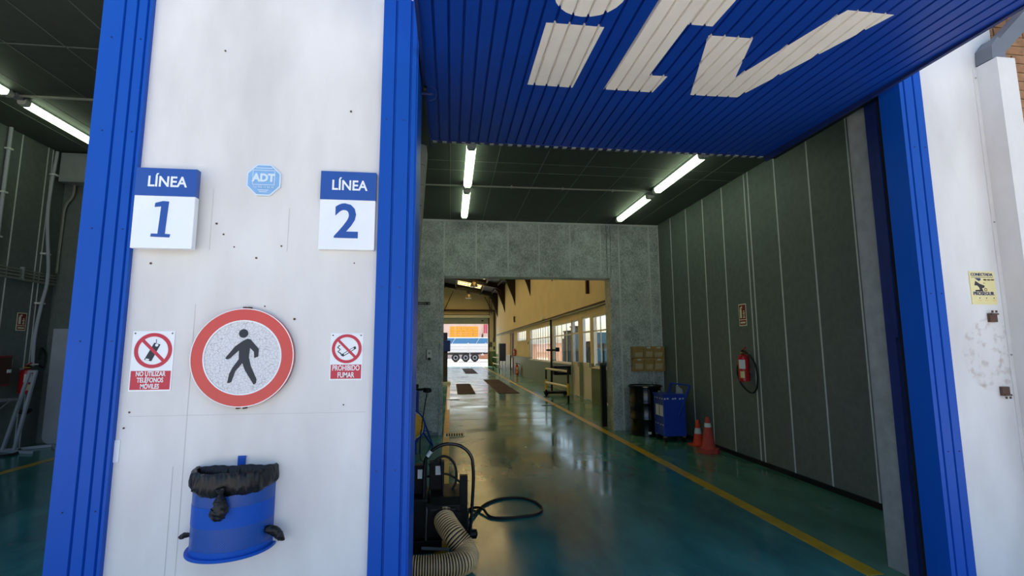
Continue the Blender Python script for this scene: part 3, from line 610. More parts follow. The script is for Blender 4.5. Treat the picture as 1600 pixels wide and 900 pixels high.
lump([(kx, ky-.004, .888), (kx+.004, ky-.012, .862), (kx+.006, ky-.016, .835), (kx+.008, ky-.018, .80), (kx-.004, ky-.016, .768), (kx-.012, ky-.012, .756)], [.024, .012, .026, .036, .036, .016], 'liner_knot', 3, .14)
ex, ey = dpt(.16, 1.08); lump([(ex-.045, ey-.03, .640), (ex-.005, ey-.035, .642), (ex+.025, ey-.02, .620), (ex+.045, ey-.012, .592), (ex+.062, ey-.008, .578)], [.010, .022, .024, .018, .003], 'liner_tail', 5, .12)
ex, ey = dpt(PI-.25, 1.04); lump([(ex+.02, ey-.01, .632), (ex-.012, ey-.01, .630), (ex-.030, ey-.008, .622), (ex-.045, ey-.004, .62)], [.008, .013, .012, .003], 'liner_tail', 6, .12)
random.seed(7)
# ------------------------------------------------------------------ fire extinguishers
def extinguisher(x, y, z, h, r, face, label, hose=True, stand=False, loop=1):
    """face: 'x' label looks to -X (wall at +X), 'X' wall at -X, 'y' floor standing"""
    t = thing('fire_extinguisher', (x, y, z), label, 'extinguisher')
    bh = h*.80
    MB().lathe((x, y, z), [(r*.8, 0), (r, .012), (r, bh*.86), (r*.85, bh*.95), (r*.35, bh)], 24).build('cylinder', 'ext_red', t, smooth=True)
    MB().lathe((x, y, z), [(r*.36, bh), (r*.36, bh+h*.05), (r*.28, bh+h*.05), (r*.28, bh+h*.12)], 14).build('valve', 'black', t)
    MB().lathe((x, y, z), [(r*.45, bh+h*.03), (r*.45, bh+h*.06)], 14).build('collar', 'yellow', t)
    dx, dy = {'x': (0, -1), 'X': (0, 1), 'y': (-1, 0)}[face]
    MB().tube([(x-dx*r*.3, y-dy*r*.3, z+bh+h*.10), (x+dx*r*.9, y+dy*r*.9, z+bh+h*.19)], r*.16, 6).build('lever', 'ext_red', t)
    MB().tube([(x, y, z+bh+h*.09), (x+dx*r*.9, y+dy*r*.9, z+bh+h*.08)], r*.13, 6).build('handle', 'black', t)
    a0 = {'x': PI*1.22, 'X': -.6, 'y': PI*1.5}[face]
    for z0, z1, da, m in ((.47, .80, .62, 'paper'), (.14, .38, .40, 'yellow_sign')):
        mb = MB(); vs = []; n = 8
        for q in range(n+1):
            an = a0-da+2*da*q/n
            for zz in (z0, z1): vs += [(x+(r+.001)*math.cos(an), y+(r+.001)*math.sin(an), z+bh*zz), (x+(r+.0002)*math.cos(an), y+(r+.0002)*math.sin(an), z+bh*zz)]
        mb.add(vs, [(4*q, 4*q+4, 4*q+6, 4*q+2) for q in range(n)]).build('label', m, t)
    if hose:
        sg = loop
        if face == 'y': P = [(x, y, z+bh+h*.06), (x+r*1.2, y, z+bh+h*.10), (x+r*1.9, y, z+bh*.9), (x+r*1.6, y, z+bh*.4), (x+r*1.25, y, z+.05)]
        else:
            wx = x-(.02 if face == 'x' else -.02)
            P = [(wx, y-sg*r*.3, z+bh+h*.07), (wx, y-sg*.13, z+bh+h*.03), (wx, y-sg*.27, z+bh*.75), (wx, y-sg*.33, z+bh*.3), (wx, y-sg*.29, z-.08), (wx, y-sg*.16, z-.14), (wx-.03, y-sg*.02, z-.05), (wx-.03, y+sg*.075, z+.09), (wx-.02, y+sg*r*1.1, z+.22)]
        MB().tube(crom(P, 8), .0125, 8).build('hose', 'black_soft', t, smooth=True)
    if not stand and face != 'y':
        wx = x+(r+.001 if face == 'x' else -r-.03); B(wx, wx+.03, y-.03, y+.03, z+bh*.3, z+bh*1.05).build('wall_bracket', 'steel', t)
    return t
extinguisher(4.062, 6.47, 1.09, .47, .072, 'x', 'red fire extinguisher with looped hose on the dark right wall', loop=1)
extinguisher(-6.86, 9.03, .86, .50, .085, 'X', 'red fire extinguisher on the lane 1 wall behind the metal frame', hose=False)
def ext_sign(wx, y0, y1, z0, z1, s, label):
    t = thing('extinguisher_sign', (wx, (y0+y1)/2, z0), label, 'sign'); a, b = sorted((wx, wx-s*.004))
    B(a, b, y0, y1, z0, z1).build('plate', 'glow_sign', t)
    p = lambda d: sorted((wx-s*.0035, wx-s*d))
    H = z1-z0; W = y1-y0; u = (lambda q: y1-q*W) if s > 0 else (lambda q: y0+q*W)
    def rect(q0, q1, h0, h1, nm, m, d=.0055): ya, yb = sorted((u(q0), u(q1))); MB().box(*p(d), ya, yb, z0+h0*H, z0+h1*H).build(nm, m, t)
    rect(.07, .93, .30, .955, 'red_field', 'safety_sign'); rect(.07, .93, .045, .26, 'red_field', 'safety_sign')
    rect(.17, .42, .36, .76, 'extinguisher_symbol', 'glow_sign', .0065); rect(.22, .37, .76, .86, 'extinguisher_symbol', 'glow_sign', .0065); rect(.38, .5, .80, .90, 'extinguisher_symbol', 'glow_sign', .0065)
    for k in range(4): rect(.58+.05*(k % 2), .82-.04*(k % 2), .36+.09*k, .42+.09*k, 'flame_symbol', 'glow_sign', .0065)
    rect(.17, .83, .11, .19, 'caption_bar', 'glow_sign', .0065)
ext_sign(4.15, 6.465, 6.645, 1.865, 2.18, 1, 'maroon extinguisher sign on the right wall above the extinguisher')
ext_sign(X1, 8.84, 9.02, 1.88, 2.17, -1, 'maroon extinguisher sign on the lane 1 wall')

# ------------------------------------------------------------------ corner of lane 2: rack, drum, trolley, cones
t = thing('parts_rack', (3.81, RY, 1.11), 'tan wall rack with six tilting drawers above the black drum', 'rack')
x0, x1, z0, z1 = 3.49, 4.125, 1.115, 1.59
B(x0, x1, RY-.02, RY, z0, z1).build('back_board', 'bin_tan', t)
for a, b, c, d in ((x0, x1, z0, z0+.018), (x0, x1, z1-.018, z1), (x0, x1, 1.343, 1.365)): B(a, b, RY-.14, RY-.02, c, d).build('shelf', 'bin_tan', t)
for a in (x0, x1-.015): B(a, a+.015, RY-.14, RY-.02, z0+.018, z1-.018).build('side', 'bin_tan', t)
for r, (a, b) in enumerate(((z0+.02, 1.341), (1.367, z1-.02))):
    for c in range(3):
        xa = x0+.018+c*.2; xb = xa+.195
        d = MB().prism([(RY-.03, a), (RY-.115, a), (RY-.15, b-.02), (RY-.15, b), (RY-.03, b)], 0, xa, xb).build('drawer', 'bin_tan', t, bevel=.006)
        MB().prism([(RY-.119, a+.015), (RY-.145, b-.075-.02*((r+c) % 2)), (RY-.10, b-.075-.02*((r+c) % 2)), (RY-.10, a+.015)], 0, xa+.02+.02*(c % 2), xb-.02).build('contents', 'bin_pale', d, bevel=.012)
        if (r, c) in ((1, 1), (1, 2), (0, 0), (0, 2)): B(xa+.06, xa+.13, RY-.156, RY-.149, b-.018, b+.008).build('label_card', 'paper', d)
t = thing('oil_drum', (3.555, 8.80, 0), 'tall gloss black steel drum in the corner below the tan rack', 'drum')
pr = [(.275, 0), (.292, .006), (.292, .018), (.282, .024)]
for zc in (.30, .585): pr += [(.282, zc-.03), (.293, zc-.008), (.293, zc+.008), (.282, zc+.03)]
pr += [(.282, .10*8.4), (.285, .85)]
MB().lathe((3.555, 8.80, 0), pr, 40).build('barrel', 'black_paint', t, smooth=True)
MB().lathe((3.555, 8.80, 0), [(.285, .85), (.305, .856), (.305, .878), (.288, .886), (.284, .872), (.27, .872)], 40).build('lid_ring', 'black_paint', t, smooth=True)
MB().lathe((3.62, 8.65, .872), [(.03, 0), (.03, .02), (.02, .02)], 12).build('bung', 'steel', t)
mb = MB(); vs = [(3.555+.286*math.cos(a), 8.80+.286*math.sin(a), z) for a in (-1.05, -.90, -.75) for z in (.68, .80)]; mb.add(vs, [(0, 2, 3, 1), (2, 4, 5, 3)]).build('label', 'paper', t)
mb = MB(); vs = [(3.555+.2835*math.cos(a), 8.80+.2835*math.sin(a), z) for a in (-1.85, -1.75, -1.65) for z in (.05, .09)]; mb.add(vs, [(0, 2, 3, 1), (2, 4, 5, 3)]).build('label', 'joint', t)

CX = Matrix.Translation((3.74, 8.21, 0)) @ Matrix.Rotation(math.radians(-3), 4, 'Z')
def CB(*a): return MB(CX).box(*a)
t = thing('tool_trolley', (3.74, 8.21, 0), 'blue metal trolley on castors with a slanting handle beside the drum', 'trolley')
bd = CB(-.19, .19, -.225, .225, .10, .765).build('body', 'cart_blue', t, bevel=.006); CB(-.2, .2, -.235, .235, .765, .785).build('top_tray', 'cart_blue', t, bevel=.004)
for x in (-.16, .16):
    for y in (-.19, .19):
        c = MB(CX).lathe((x-.014, y, .04), [(.04, 0), (.04, .028)], 16, 0).build('castor', 'black', t); MB(CX).box(x-.02, x+.02, y-.02, y+.025, .075, .10).build('castor_fork', 'steel', c)
mb = MB(CX)
for s in (-1, 1): mb.tube([(.20 if s > 0 else -.02, -.243, .38) if s > 0 else (-.0, .2, .60), (.29, -.20, .93) if s > 0 else (.08, .16, .93)], .016, 8)
mb = MB(CX).tube([(.05, -.246, .40), (.27, -.246, .93)], .019, 8); mb.tube([(.02, .10, .70), (.09, .10, .95)], .019, 8); mb.tube([(.27, -.246, .93), (.09, .10, .95)], .014, 8); mb.build('push_handle', 'cart_blue', t)
MB(CX).add([(.10, -.05, .72), (.22, -.12, .70), (.20, -.10, .86), (.12, -.05, .93), (.10, -.044, .72), (.22, -.114, .70), (.20, -.094, .86), (.12, -.044, .93)], [(0, 1, 2, 3), (7, 6, 5, 4), (0, 4, 5, 1), (1, 5, 6, 2), (2, 6, 7, 3), (3, 7, 4, 0)]).build('hanging_rag', 'grey_paint', t)
for i, x in enumerate((-.16, -.11, -.02, .02, .10, .15)):
    MB(CX).box(x-.014, x+.014, -.2275, -.224, .70+.004*(i % 2), .722+.004*(i % 2)).build('slot', 'paper', t)
for z in (.70, .27):
    for y in (-.18, -.08, .04, .14): MB(CX).box(-.1925, -.189, y-.02, y+.02, z, z+.02).build('slot', 'paper', t)
for y in (-.13, .05): CB(-.1935, -.189, y-.075, y+.075, .42, .60).build('label_frame', 'joint', t); CB(-.1945, -.19, y-.05, y+.05, .44, .58).build('label_insert', 'paper', t)

def cone(x, y, h, rb, base, m, oct_, label, band_z, bm):
    t = thing('traffic_cone', (x, y, 0), label, 'cone', 'traffic cones by the right wall')
    if oct_:
        for k, (rr, za, zb) in enumerate(((base, 0, .035), (base*.97, .035, .07))): MB().prism([(x+rr*math.cos(PI/8+q*PI/4), y+rr*math.sin(PI/8+q*PI/4)) for q in range(8)], 2, za, zb).build('base', m, t, bevel=.005)
        z0 = .07
    else:
        B(x-base, x+base, y-base, y+base, 0, .022).build('base', m, t, bevel=.006); z0 = .022
    R = lambda z: rb+(rb*.27-rb)*(z-z0)/(h-z0)
    MB().lathe((x, y, 0), [(rb*1.15, z0), (rb, z0+.02), (R(h-.008), h-.008), (R(h)*.7, h), (R(h)*.4, h-.006)], 24).build('shell', m, t, smooth=True)
    a, b = band_z; MB().lathe((x, y, 0), [(R(a)+.0005, a), (R(a)+.002, a+.001), (R(b)+.002, b-.001), (R(b)+.0005, b)], 24).build('reflective_band', bm, t, smooth=True)
cone(3.855, 7.16, .525, .098, .155, 'cone_faded', True, 'taller faded red cone with one white band and octagonal base', (.375, .435), 'paper')
cone(3.985, 7.72, .40, .082, .125, 'cone_orange', False, 'smaller bright orange cone behind the taller faded cone', (.185, .275), 'paper')

# ------------------------------------------------------------------ left part of rear wall
t = thing('wall_cover_plate', (-.36, RY, 1.56), 'pale grey square cover plate on the galvanised wall', 'plate'); B(-.515, -.215, RY-.02, RY, 1.565, 1.975).build('lid', 'galv', t, bevel=.004)
for x in (-.50, -.23):
    for z in (1.58, 1.96): MB().lathe((x, RY-.024, z), [(.006, 0), (.006, .005)], 8, 1).build('screw', 'steel', t)
t = thing('soap_dispenser', (-.385, RY, 1.36), 'small white dispenser box below the grey cover plate', 'dispenser')
B(-.43, -.34, RY-.09, RY, 1.37, 1.55).build('housing', 'white_plastic', t, bevel=.01); B(-.41, -.36, RY-.10, RY-.088, 1.36, 1.40).build('push_bar', 'black', t); B(-.40, -.37, RY-.093, RY-.088, 1.46, 1.50).build('window', 'grey_paint', t)
t = thing('wall_rail', (-.53, RY, 2.39), 'black twin rail fixed high on the left of the galvanised wall', 'rail')
for z in (2.385, 2.415): B(-.75, -.385, RY-.03, RY-.012, z, z+.014).build('bar', 'black', t)
for x in (-.7, -.45): B(x, x+.02, RY-.03, RY, 2.38, 2.43).build('mount', 'black', t)

# ------------------------------------------------------------------ ribbed ducts
def duct(path, r, pitch, parent, m_body, m_rib, name='duct', k=10):
    P = crom(path, k); L = [0]
    for a, b in zip(P, P[1:]): L.append(L[-1]+(b-a).length)
    def at(s):
        for i in range(len(L)-1):
            if L[i+1] >= s: return P[i].lerp(P[i+1], (s-L[i])/max(1e-9, L[i+1]-L[i]))
        return P[-1]
    def rad(s): 
        if not isinstance(r, (list, tuple)): return r
        q = s/L[-1]*(len(r)-1); a = int(min(q, len(r)-2)); return r[a]+(r[a+1]-r[a])*(q-a)
    n = int(L[-1]/pitch); pts = []; rr = []
    for i in range(n):
        for f, g in ((0, .91), (.12, 1.0), (.38, 1.0), (.5, .91)):
            s = (i+f)*pitch; pts.append(at(s)); rr.append(rad(s)*g)
    o = MB().tube(pts, rr, 20).build(name, m_body, parent, smooth=True)
    me = o.data; me.materials.append(M[m_rib]); N = 20
    for p in me.polygons:
        if len(p.vertices) == 4 and (min(p.vertices)//N) % 4 == 3 and max(p.vertices)-min(p.vertices) <= 2*N: p.material_index = 1
    return o
t = thing('exhaust_hood_cart', (-.5, 8.0, 0), 'blue stand with handlebar holding a yellow ribbed exhaust duct', 'exhaust cart')
MB().tube([(-.505, 8.0, .12), (-.505, 8.0, .90)], .022, 10).build('post', 'cart_blue', t); MB().tube([(-.56, 8.0, .62), (-.56, 8.0, .98)], .012, 8).build('post_tube', 'steel', t)
MB().tube(crom([(-.60, 7.98, .96), (-.53, 7.96, .93), (-.45, 7.96, .925), (-.38, 7.97, .935)], 5), .02, 8).build('handlebar', 'black', t)
MB().lathe((-.355, 7.97, .90), [(.02, -.03), (.065, -.015), (.068, .02), (.05, .045), (.01, .05)], 16, sy=.7).build('saddle_grip', 'black', t, smooth=True)
MB().lathe((-.53, 7.99, .97), [(.01, -.03), (.04, -.02), (.04, .03), (.01, .04)], 12).build('clamp_head', 'black', t)
RX = Matrix.Translation((-.575, 7.82, .40)) @ Matrix.Rotation(math.radians(38), 4, 'Z') @ Matrix.Rotation(math.radians(-14), 4, 'X')
MB(RX).disc((0, 0), .235, 1, -.02, .03, 40, r2=.185).build('hood_ring', 'cart_blue', t, smooth=True); MB(RX).disc((0, 0), .205, 1, -.026, -.018, 40, r2=.18).build('ring_liner', 'paper', t)
for q in range(12): MB(RX).lathe((.192*math.cos(q*PI/6), -.03, .192*math.sin(q*PI/6)), [(.007, 0), (.007, .008)], 8, 1).build('bolt', 'steel', t)
duct([(-.575, 7.86, .40), (-.62, 7.62, .36), (-.66, 7.35, .26), (-.66, 7.0, .17), (-.64, 6.5, .13), (-.60, 6.1, .13)], [.19, .17, .14, .12, .12, .12], .042, t, 'hose_yellow', 'hose_rib', 'yellow_duct')
for a, b in (((-.42, 8.0, .50), (-.27, 8.32, .0)), ((-.44, 8.05, .30), (-.30, 8.42, .0)), ((-.58, 8.0, .3), (-.75, 8.3, .0))): MB().tube([a, b], .014, 8).build('leg', 'cart_blue', t)
MB().tube([(-.52, 7.95, .28), (-.50, 7.7, .0)], .016, 8).build('leg', 'cart_blue', t); MB().tube([(-.44, 8.0, .30), (-.30, 8.37, .21)], .010, 8).build('brace', 'cart_blue', t)
MB().tube(crom([(-.36, 7.97, .86), (-.40, 7.8, .55), (-.43, 7.6, .2), (-.40, 7.3, .012), (-.30, 7.0, .012)], 8), .009, 6).build('cable', 'black_soft', t)

# black extraction unit with hoop handle and big duct
t = thing('extraction_fan_unit', (0, 4.2, 0), 'black wheeled fan unit with hoop handle and large ribbed duct just inside lane 2', 'fan unit')
hp = [(-.196, 4.05, .06), (-.196, 4.05, .55), (-.19, 4.05, .64)]+[(-.002+.19*math.cos(PI-a*PI/10), 4.05, .64+.165*math.sin(a*PI/10)) for a in range(1, 10)]+[(.186, 4.05, .64), (.192, 4.05, .50), (.17, 4.05, .13)]
MB().tube(crom(hp, 4), .013, 10).build('hoop_handle', 'black_paint', t, smooth=True)
MB().tube([(-.172, 4.05, .715), (-.142, 4.05, .753)], .0155, 10).build('handle_sticker', 'paper', t)
B(.085, .15, 4.12, 4.18, .05, .54).build('upright_post', 'black', t, bevel=.003)
MB().prism([(3.98, .13), (3.98, .36), (4.06, .40), (4.45, .40), (4.45, .08), (4.05, .08)], 0, -.15, .09).build('fan_casing', 'black', t, bevel=.006)
MB().prism([(-.155, .14), (.095, .14), (.095, .31), (-.175, .385), (-.155, .33)], 1, 3.955, 3.98).build('port_plate', 'black', t); MB().lathe((-.03, 3.95, .25), [(.10, -.02), (.10, .03)], 24, 1).build('duct_collar', 'black', t)
B(-.14, .05, 3.950, 3.955, .33, .345).build('vent_slot', 'hose_rib', t)
B(-.34, -.05, 4.0, 4.55, .02, .10).build('base_frame', 'black', t, bevel=.005); B(-.40, -.16, 4.02, 4.4, .10, .40).build('motor_housing', 'black', t, bevel=.015)
for x0, y0, zt in ((-.30, 4.16, .62), (-.16, 4.22, .63)):
    c = B(x0, x0+.12, y0, y0+.10, zt-.22, zt).build('control_box', 'black', t, bevel=.006); B(x0+.05, x0+.10, y0-.003, y0, zt-.10, zt-.03).build('label', 'paper', c)
for s in (-1, 1):
    wx = .12 if s > 0 else -.40; c = MB().lathe((wx, 4.42, .09), [(.03, 0), (.09, .0), (.09, .05), (.03, .05)], 24, 0).build('wheel', 'black_soft', t, smooth=True); MB().lathe((wx-.003, 4.42, .09), [(.04, 0), (.04, .056)], 16, 0).build('hub', 'grey_paint', c)
MB().lathe((.19, 4.10, .10), [(.01, -.03), (.035, -.02), (.035, .03), (.012, .04)], 10, 0).build('lock_knob', 'black', t); MB().tube([(.09, 4.15, .12), (.21, 4.10, .10)], .014, 8).build('axle', 'black', t)
MB().tube([(-.20, 4.0, .05), (.0, 3.95, .05)], .012, 8).build('foot_rail', 'grey_paint', t); MB().tube([(-.17, 4.02, .10), (-.165, 4.02, .35)], .009, 8).build('gas_strut', 'steel', t)
duct([(-.03, 4.0, .27), (-.02, 3.90, .26), (.045, 3.80, .20), (.11, 3.76, .13), (.135, 3.68, .088), (.08, 3.60, .088), (-.06, 3.56, .088), (-.30, 3.56, .088), (-.55, 3.62, .088)], .083, .017, t, 'hose_grey', 'hose_rib', 'large_duct', 14)
MB().tube(crom([(-.16, 4.25, .60), (-.05, 4.3, .66), (.04, 4.3, .60), (.06, 4.28, .47), (.0, 4.26, .37), (-.10, 4.27, .36)], 8), .011, 8).build('coiled_cable', 'black_soft', t); MB().tube(crom([(-.18, 4.3, .50), (-.02, 4.36, .50), (.10, 4.36, .42), (.14, 4.34, .30)], 8), .009, 8).build('coiled_cable', 'black_soft', t)
MB().tube([(-.045, 4.12, .40), (-.07, 4.2, .66)], .008, 6).build('lever', 'black', t)
cb = [(.14, 4.5, .03), (.30, 5.0, .013), (.42, 5.20, .012), (.58, 5.30, .012), (.76, 5.28, .012), (.87, 5.13, .012), (.90, 4.93, .012), (.84, 4.78, .012), (.68, 4.72, .012), (.50, 4.70, .012), (.38, 4.76, .012), (.32, 4.94, .030), (.22, 5.02, .012), (.12, 4.8, .03)]
MB().tube(crom(cb, 8), .0125, 8).build('power_cable', 'black_soft', smooth=True, label='black power cable looped on the teal floor beside the fan unit', cat='cable')

# ------------------------------------------------------------------ lane 1 contents
t = thing('wall_conduits', (X1, 6.5, 2.7), 'bundle of four horizontal pipes along the lane 1 wall', 'pipes')
for z, r in ((2.735, .022), (2.79, .018), (2.84, .018), (2.885, .013)): MB().tube([(X1+.035, 3.4, z), (X1+.035, 9.47, z-.03)], r, 8).build('pipe', 'galv_pipe', t)
for y in (4.5, 6, 7.5, 8.8): B(X1, X1+.06, y-.015, y+.015, 2.69, 2.91).build('clamp', 'grey_paint', t)
t = thing('vertical_conduit', (X1+.05, 9.22, 1.3), 'pale pipe bending down the lane 1 wall to the extinguisher', 'pipe')
MB().tube(crom([(X1+.045, 9.20, C1-.02), (X1+.045, 9.14, 3.95), (X1+.10, 9.22, 2.85), (X1+.07, 9.19, 2.3), (X1+.05, 9.16, 1.8), (X1+.05, 9.18, 1.30)], 8), .026, 8).build('pipe', 'light_panel', t, smooth=True)
for z in (4.6, 3.2, 2.35, 1.33): B(X1+.007, X1+.09, 9.13, 9.25, z-.012, z+.012).build('clip', 'paper', t)
t = thing('vertical_conduit', (X1, 8.28, 3), 'straight pale pipe on the lane 1 wall at the picture edge', 'pipe')
MB().tube([(X1+.04, 8.28, C1), (X1+.04, 8.28, 2.92)], .026, 8).build('pipe', 'light_panel', t)
for z in (4.7, 4.0, 3.3): B(X1+.007, X1+.08, 8.24, 8.32, z-.012, z+.012).build('clip', 'paper', t)
t = thing('ceiling_unit', (-6.55, R1, 4.45), 'grey metal box under the lane 1 ceiling in the far corner', 'box'); B(-6.86, -6.25, R1-.28, R1, 4.50, 5.03).build('casing', 'grey_paint', t, bevel=.01); B(-6.82, -6.29, R1-.287, R1-.28, 4.54, 4.98).build('front_lid', 'grey_paint', t, bevel=.004)
MB().tube(crom([(-6.72, R1-.1, 4.50), (-6.74, R1-.08, 4.30), (-6.86, R1-.06, 4.10), (-6.88, R1-.05, 3.7), (-6.89, R1-.05, 3.1), (X1+.10, R1-.10, 2.9)], 6), .02, 8).build('flex_pipe', 'galv_pipe', t)
t = thing('leaning_board', (-6.4, R1, 0), 'pale grey rounded board standing against the lane 1 end wall', 'board')
w_ = 1.2; pts = []
for cx_, cz_, a0 in ((-6.80+.12, .12, PI), (-6.80+w_-.12, .12, 1.5*PI)): pts += [(cx_+.12*math.cos(a0+k*PI/12), cz_+.12*math.sin(a0+k*PI/12)) for k in range(7)]
MB().prism(pts+[(-6.80+w_, 1.93), (-6.80, 1.93)], 1, R1-.10, R1-.06).build('sheet', 'light_panel', t); B(-6.78, -5.62, R1-.06, R1-.001, .3, .4).build('batten', 'grey_paint', t)
t = thing('metal_trestle', (-6.5, 8.75, 0), 'pale welded metal frame leaning in front of the lane 1 extinguisher', 'frame')
for a, b in (((-6.86, 8.75, .02), (-6.50, 8.62, 1.24)), ((-6.66, 8.70, .02), (-6.39, 8.58, 1.23)), ((-6.52, 8.625, 1.235), (-6.38, 8.58, 1.235)), ((-6.90, 8.76, .02), (-6.30, 8.55, .02)), ((-6.86, 8.80, .02), (-6.42, 9.12, .02)), ((-6.42, 9.12, .02), (-6.18, 8.86, .02))): MB().tube([a, b], .026, 4).build('bar', 'light_panel', t)
MB().tube(crom([(-6.62, 8.66, .62), (-6.55, 8.70, .60), (-6.48, 8.68, .64)], 4), .03, 8).build('clamp', 'black', t)
t = thing('wall_device', (X1, 8.76, 1.3), 'small white socket box beside the lane 1 extinguisher', 'socket'); B(X1, X1+.05, 8.72, 8.80, 1.33, 1.42).build('box', 'paper', t, bevel=.006); B(X1+.05, X1+.055, 8.74, 8.78, 1.35, 1.40).build('socket_face', 'light_panel', t)
t = thing('hose_cabinet', (X1, 8.4, .85), 'dark red cabinet at the left picture edge in lane 1', 'cabinet'); B(X1, X1+.22, 8.05, 8.58, 1.02, 1.48).build('body', 'safety_sign', t, bevel=.01); B(X1+.22, X1+.235, 8.08, 8.55, 1.05, 1.45).build('door', 'brown', t, bevel=.005); B(X1+.235, X1+.25, 8.48, 8.54, 1.22, 1.27).build('handle', 'paper', t)
t = thing('workbench_shelf', (X1, 8.2, .7), 'narrow grey shelf under the dark red cabinet in lane 1', 'shelf'); B(X1, X1+.35, 7.6, 8.6, .80, .83).build('board', 'grey_paint', t)
for y in (7.7, 8.5): B(X1, X1+.03, y, y+.03, .5, .80).build('bracket', 'grey_paint', t); MB().tube([(X1+.03, y+.015, .55), (X1+.3, y+.015, .80)], .01, 6).build('strut', 'grey_paint', t)
MB().tube(crom([(-6.80, 9.0, .012), (-6.5, 8.5, .012), (-6.75, 8.2, .012), (-7.0+.15, 7.9, .012), (-6.6, 7.7, .012)], 8), .02, 8).build('floor_hose', 'black_soft', label='black hose lying on the lane 1 floor by the trestle', cat='hose')
MB().tube(crom([(X1+.04, 9.30, 1.40), (X1+.05, 9.31, 1.60), (X1+.05, 9.42, 1.50), (X1+.05, 9.40, 1.28), (X1+.04, 9.29, 1.34)], 8), .014, 8).build('hanging_cable', 'black_soft', label='black cable loop hanging beside the lane 1 pipe', cat='cable')
# ------------------------------------------------------------------ long hall shell
HX0, HX1, HY0, HY1 = -8.0, 4.15, 9.6, 45.4
def rz(x): return 6.5+.19*(4.15-x) if x > -2 else 6.5+.19*6.15-.19*(-2-x)
OPEN = [(12.65, 14.05, 1.02, 2.50), (14.33, 15.28, 0, 2.56), (15.70, 16.60, 0, 2.54), (16.68, 19.75, 1.04, 2.50), (20.30, 25.6, 1.02, 2.56), (27.0, 30.6, 2.02, 2.60), (32.2, 34.4, 0, 2.62)]
lo, hi = MB(), MB(); y = HY0; DZ = 1.12
for a, b, z0, z1 in OPEN+[(HY1+.2, 0, 0, 0)]:
    lo.box(4.15, 4.27, y, a, 0, DZ); hi.box(4.15, 4.27, y, a, DZ, 6.5)
    if b:
        hi.box(4.15, 4.27, a, b, z1, 6.5)
        if z0 > 0: lo.box(4.15, 4.27, a, b, 0, min(z0, DZ))
        if z0 > DZ: hi.box(4.15, 4.27, a, b, DZ, z0)
        y = b
ST(hi, 'wall_hall_right', 'cream', 'cream upper wall along the right of the long hall', 'wall'); ST(lo, 'wall_hall_dado', 'dado', 'glossy green dado along the right of the long hall', 'wall')
ST(B(-8.2, -8.0, HY0, HY1+.2, 0, 6.5), 'wall_hall_left', 'cream', 'cream left wall of the long hall', 'wall')
fw = MB(); g = [(-8.2, 3.85), (-8.2, 6.46), (-2, rz(-2)-.03), (4.35, 6.44), (4.35, 3.85)]
fw.prism(g, 1, HY1, HY1+.2); fw.box(-8.2, -.75, HY1, HY1+.2, 1.35, 3.85); fw.box(3.42, 4.35, HY1, HY1+.2, 1.35, 3.85)
ST(fw, 'wall_far', 'cream', 'cream end wall of the long hall above the far doorway', 'wall')
ST(MB().box(-8.2, -.75, HY1, HY1+.2, 0, 1.35).box(3.42, 4.35, HY1, HY1+.2, 0, 1.35), 'wall_far_dado', 'dado', 'green dado on the far end wall', 'wall')
ST(MB().prism([(-8.2, 5.2), (-8.2, 6.46), (-2, rz(-2)-.03), (4.35, 6.44), (4.35, 5.2)], 1, HY0, HY0+.12).box(-8.2, -7.0, HY0, HY0+.12, 0, 5.2).box(-1.25, -.2, HY0, HY0+.12, 0, 5.2).box(3.19, 4.35, HY0, HY0+.12, 0, 5.2).box(-.2, 3.19, HY0, HY0+.12, 3.0, 5.2).box(-7.0, -1.25, HY0+.10, HY0+.2, 0, 5.2), 'wall_hall_near', 'cream', 'near end wall of the long hall', 'wall')
def slab(xa, xb, y0, y1, m, name, **k): return MB().prism([(xa, rz(xa)), (xb, rz(xb)), (xb, rz(xb)+.08), (xa, rz(xa)+.08)], 1, y0, y1), name, m, k
rf = MB(); RL_WITH_ADDED = ((.55, 2.55), (-6.55, -4.55))  # right strip is the real skylight; unseen left strip is added to brighten the hall
for xa, xb in ((-8.35, -6.55), (-4.55, -2), (-2, .55), (2.55, 4.55)): rf.prism([(xa, rz(xa)), (xb, rz(xb)), (xb, rz(xb)+.1), (xa, rz(xa)+.1)], 1, HY0, HY1+.3)
LB = ((12.0, 13.9), (14.9, 19.2), (20.3, 24.9), (25.9, 31.0), (32.0, 37.1), (38.1, 42.9))
seg = [HY0]+[v for p in LB for v in p]+[HY1+.3]
for xa, xb in RL_WITH_ADDED:
    for a, b in zip(seg[::2], seg[1::2]): rf.prism([(xa, rz(xa)), (xb, rz(xb)), (xb, rz(xb)+.1), (xa, rz(xa)+.1)], 1, a, b)
rf = ST(rf, 'roof_hall', 'roofing', 'dark pitched roof of the long hall', 'roof')
for xa, xb in RL_WITH_ADDED:
    for a, b in LB:
        MB().prism([(xa, rz(xa)+.04), (xb, rz(xb)+.04), (xb, rz(xb)+.05), (xa, rz(xa)+.05)], 1, a, b).build('rooflight', 'rooflight', rf)  # sheets on the left slope are added, out of view, as extra hall light
        for k in range(1, 4): yy = a+(b-a)*k/4; MB().prism([(xa, rz(xa)-.05), (xb, rz(xb)-.05), (xb, rz(xb)), (xa, rz(xa))], 1, yy-.02, yy+.02).build('glazing_bar', 'beam', rf)
FR = [14.4, 19.75, 25.4, 31.5, 37.6, 43.4]
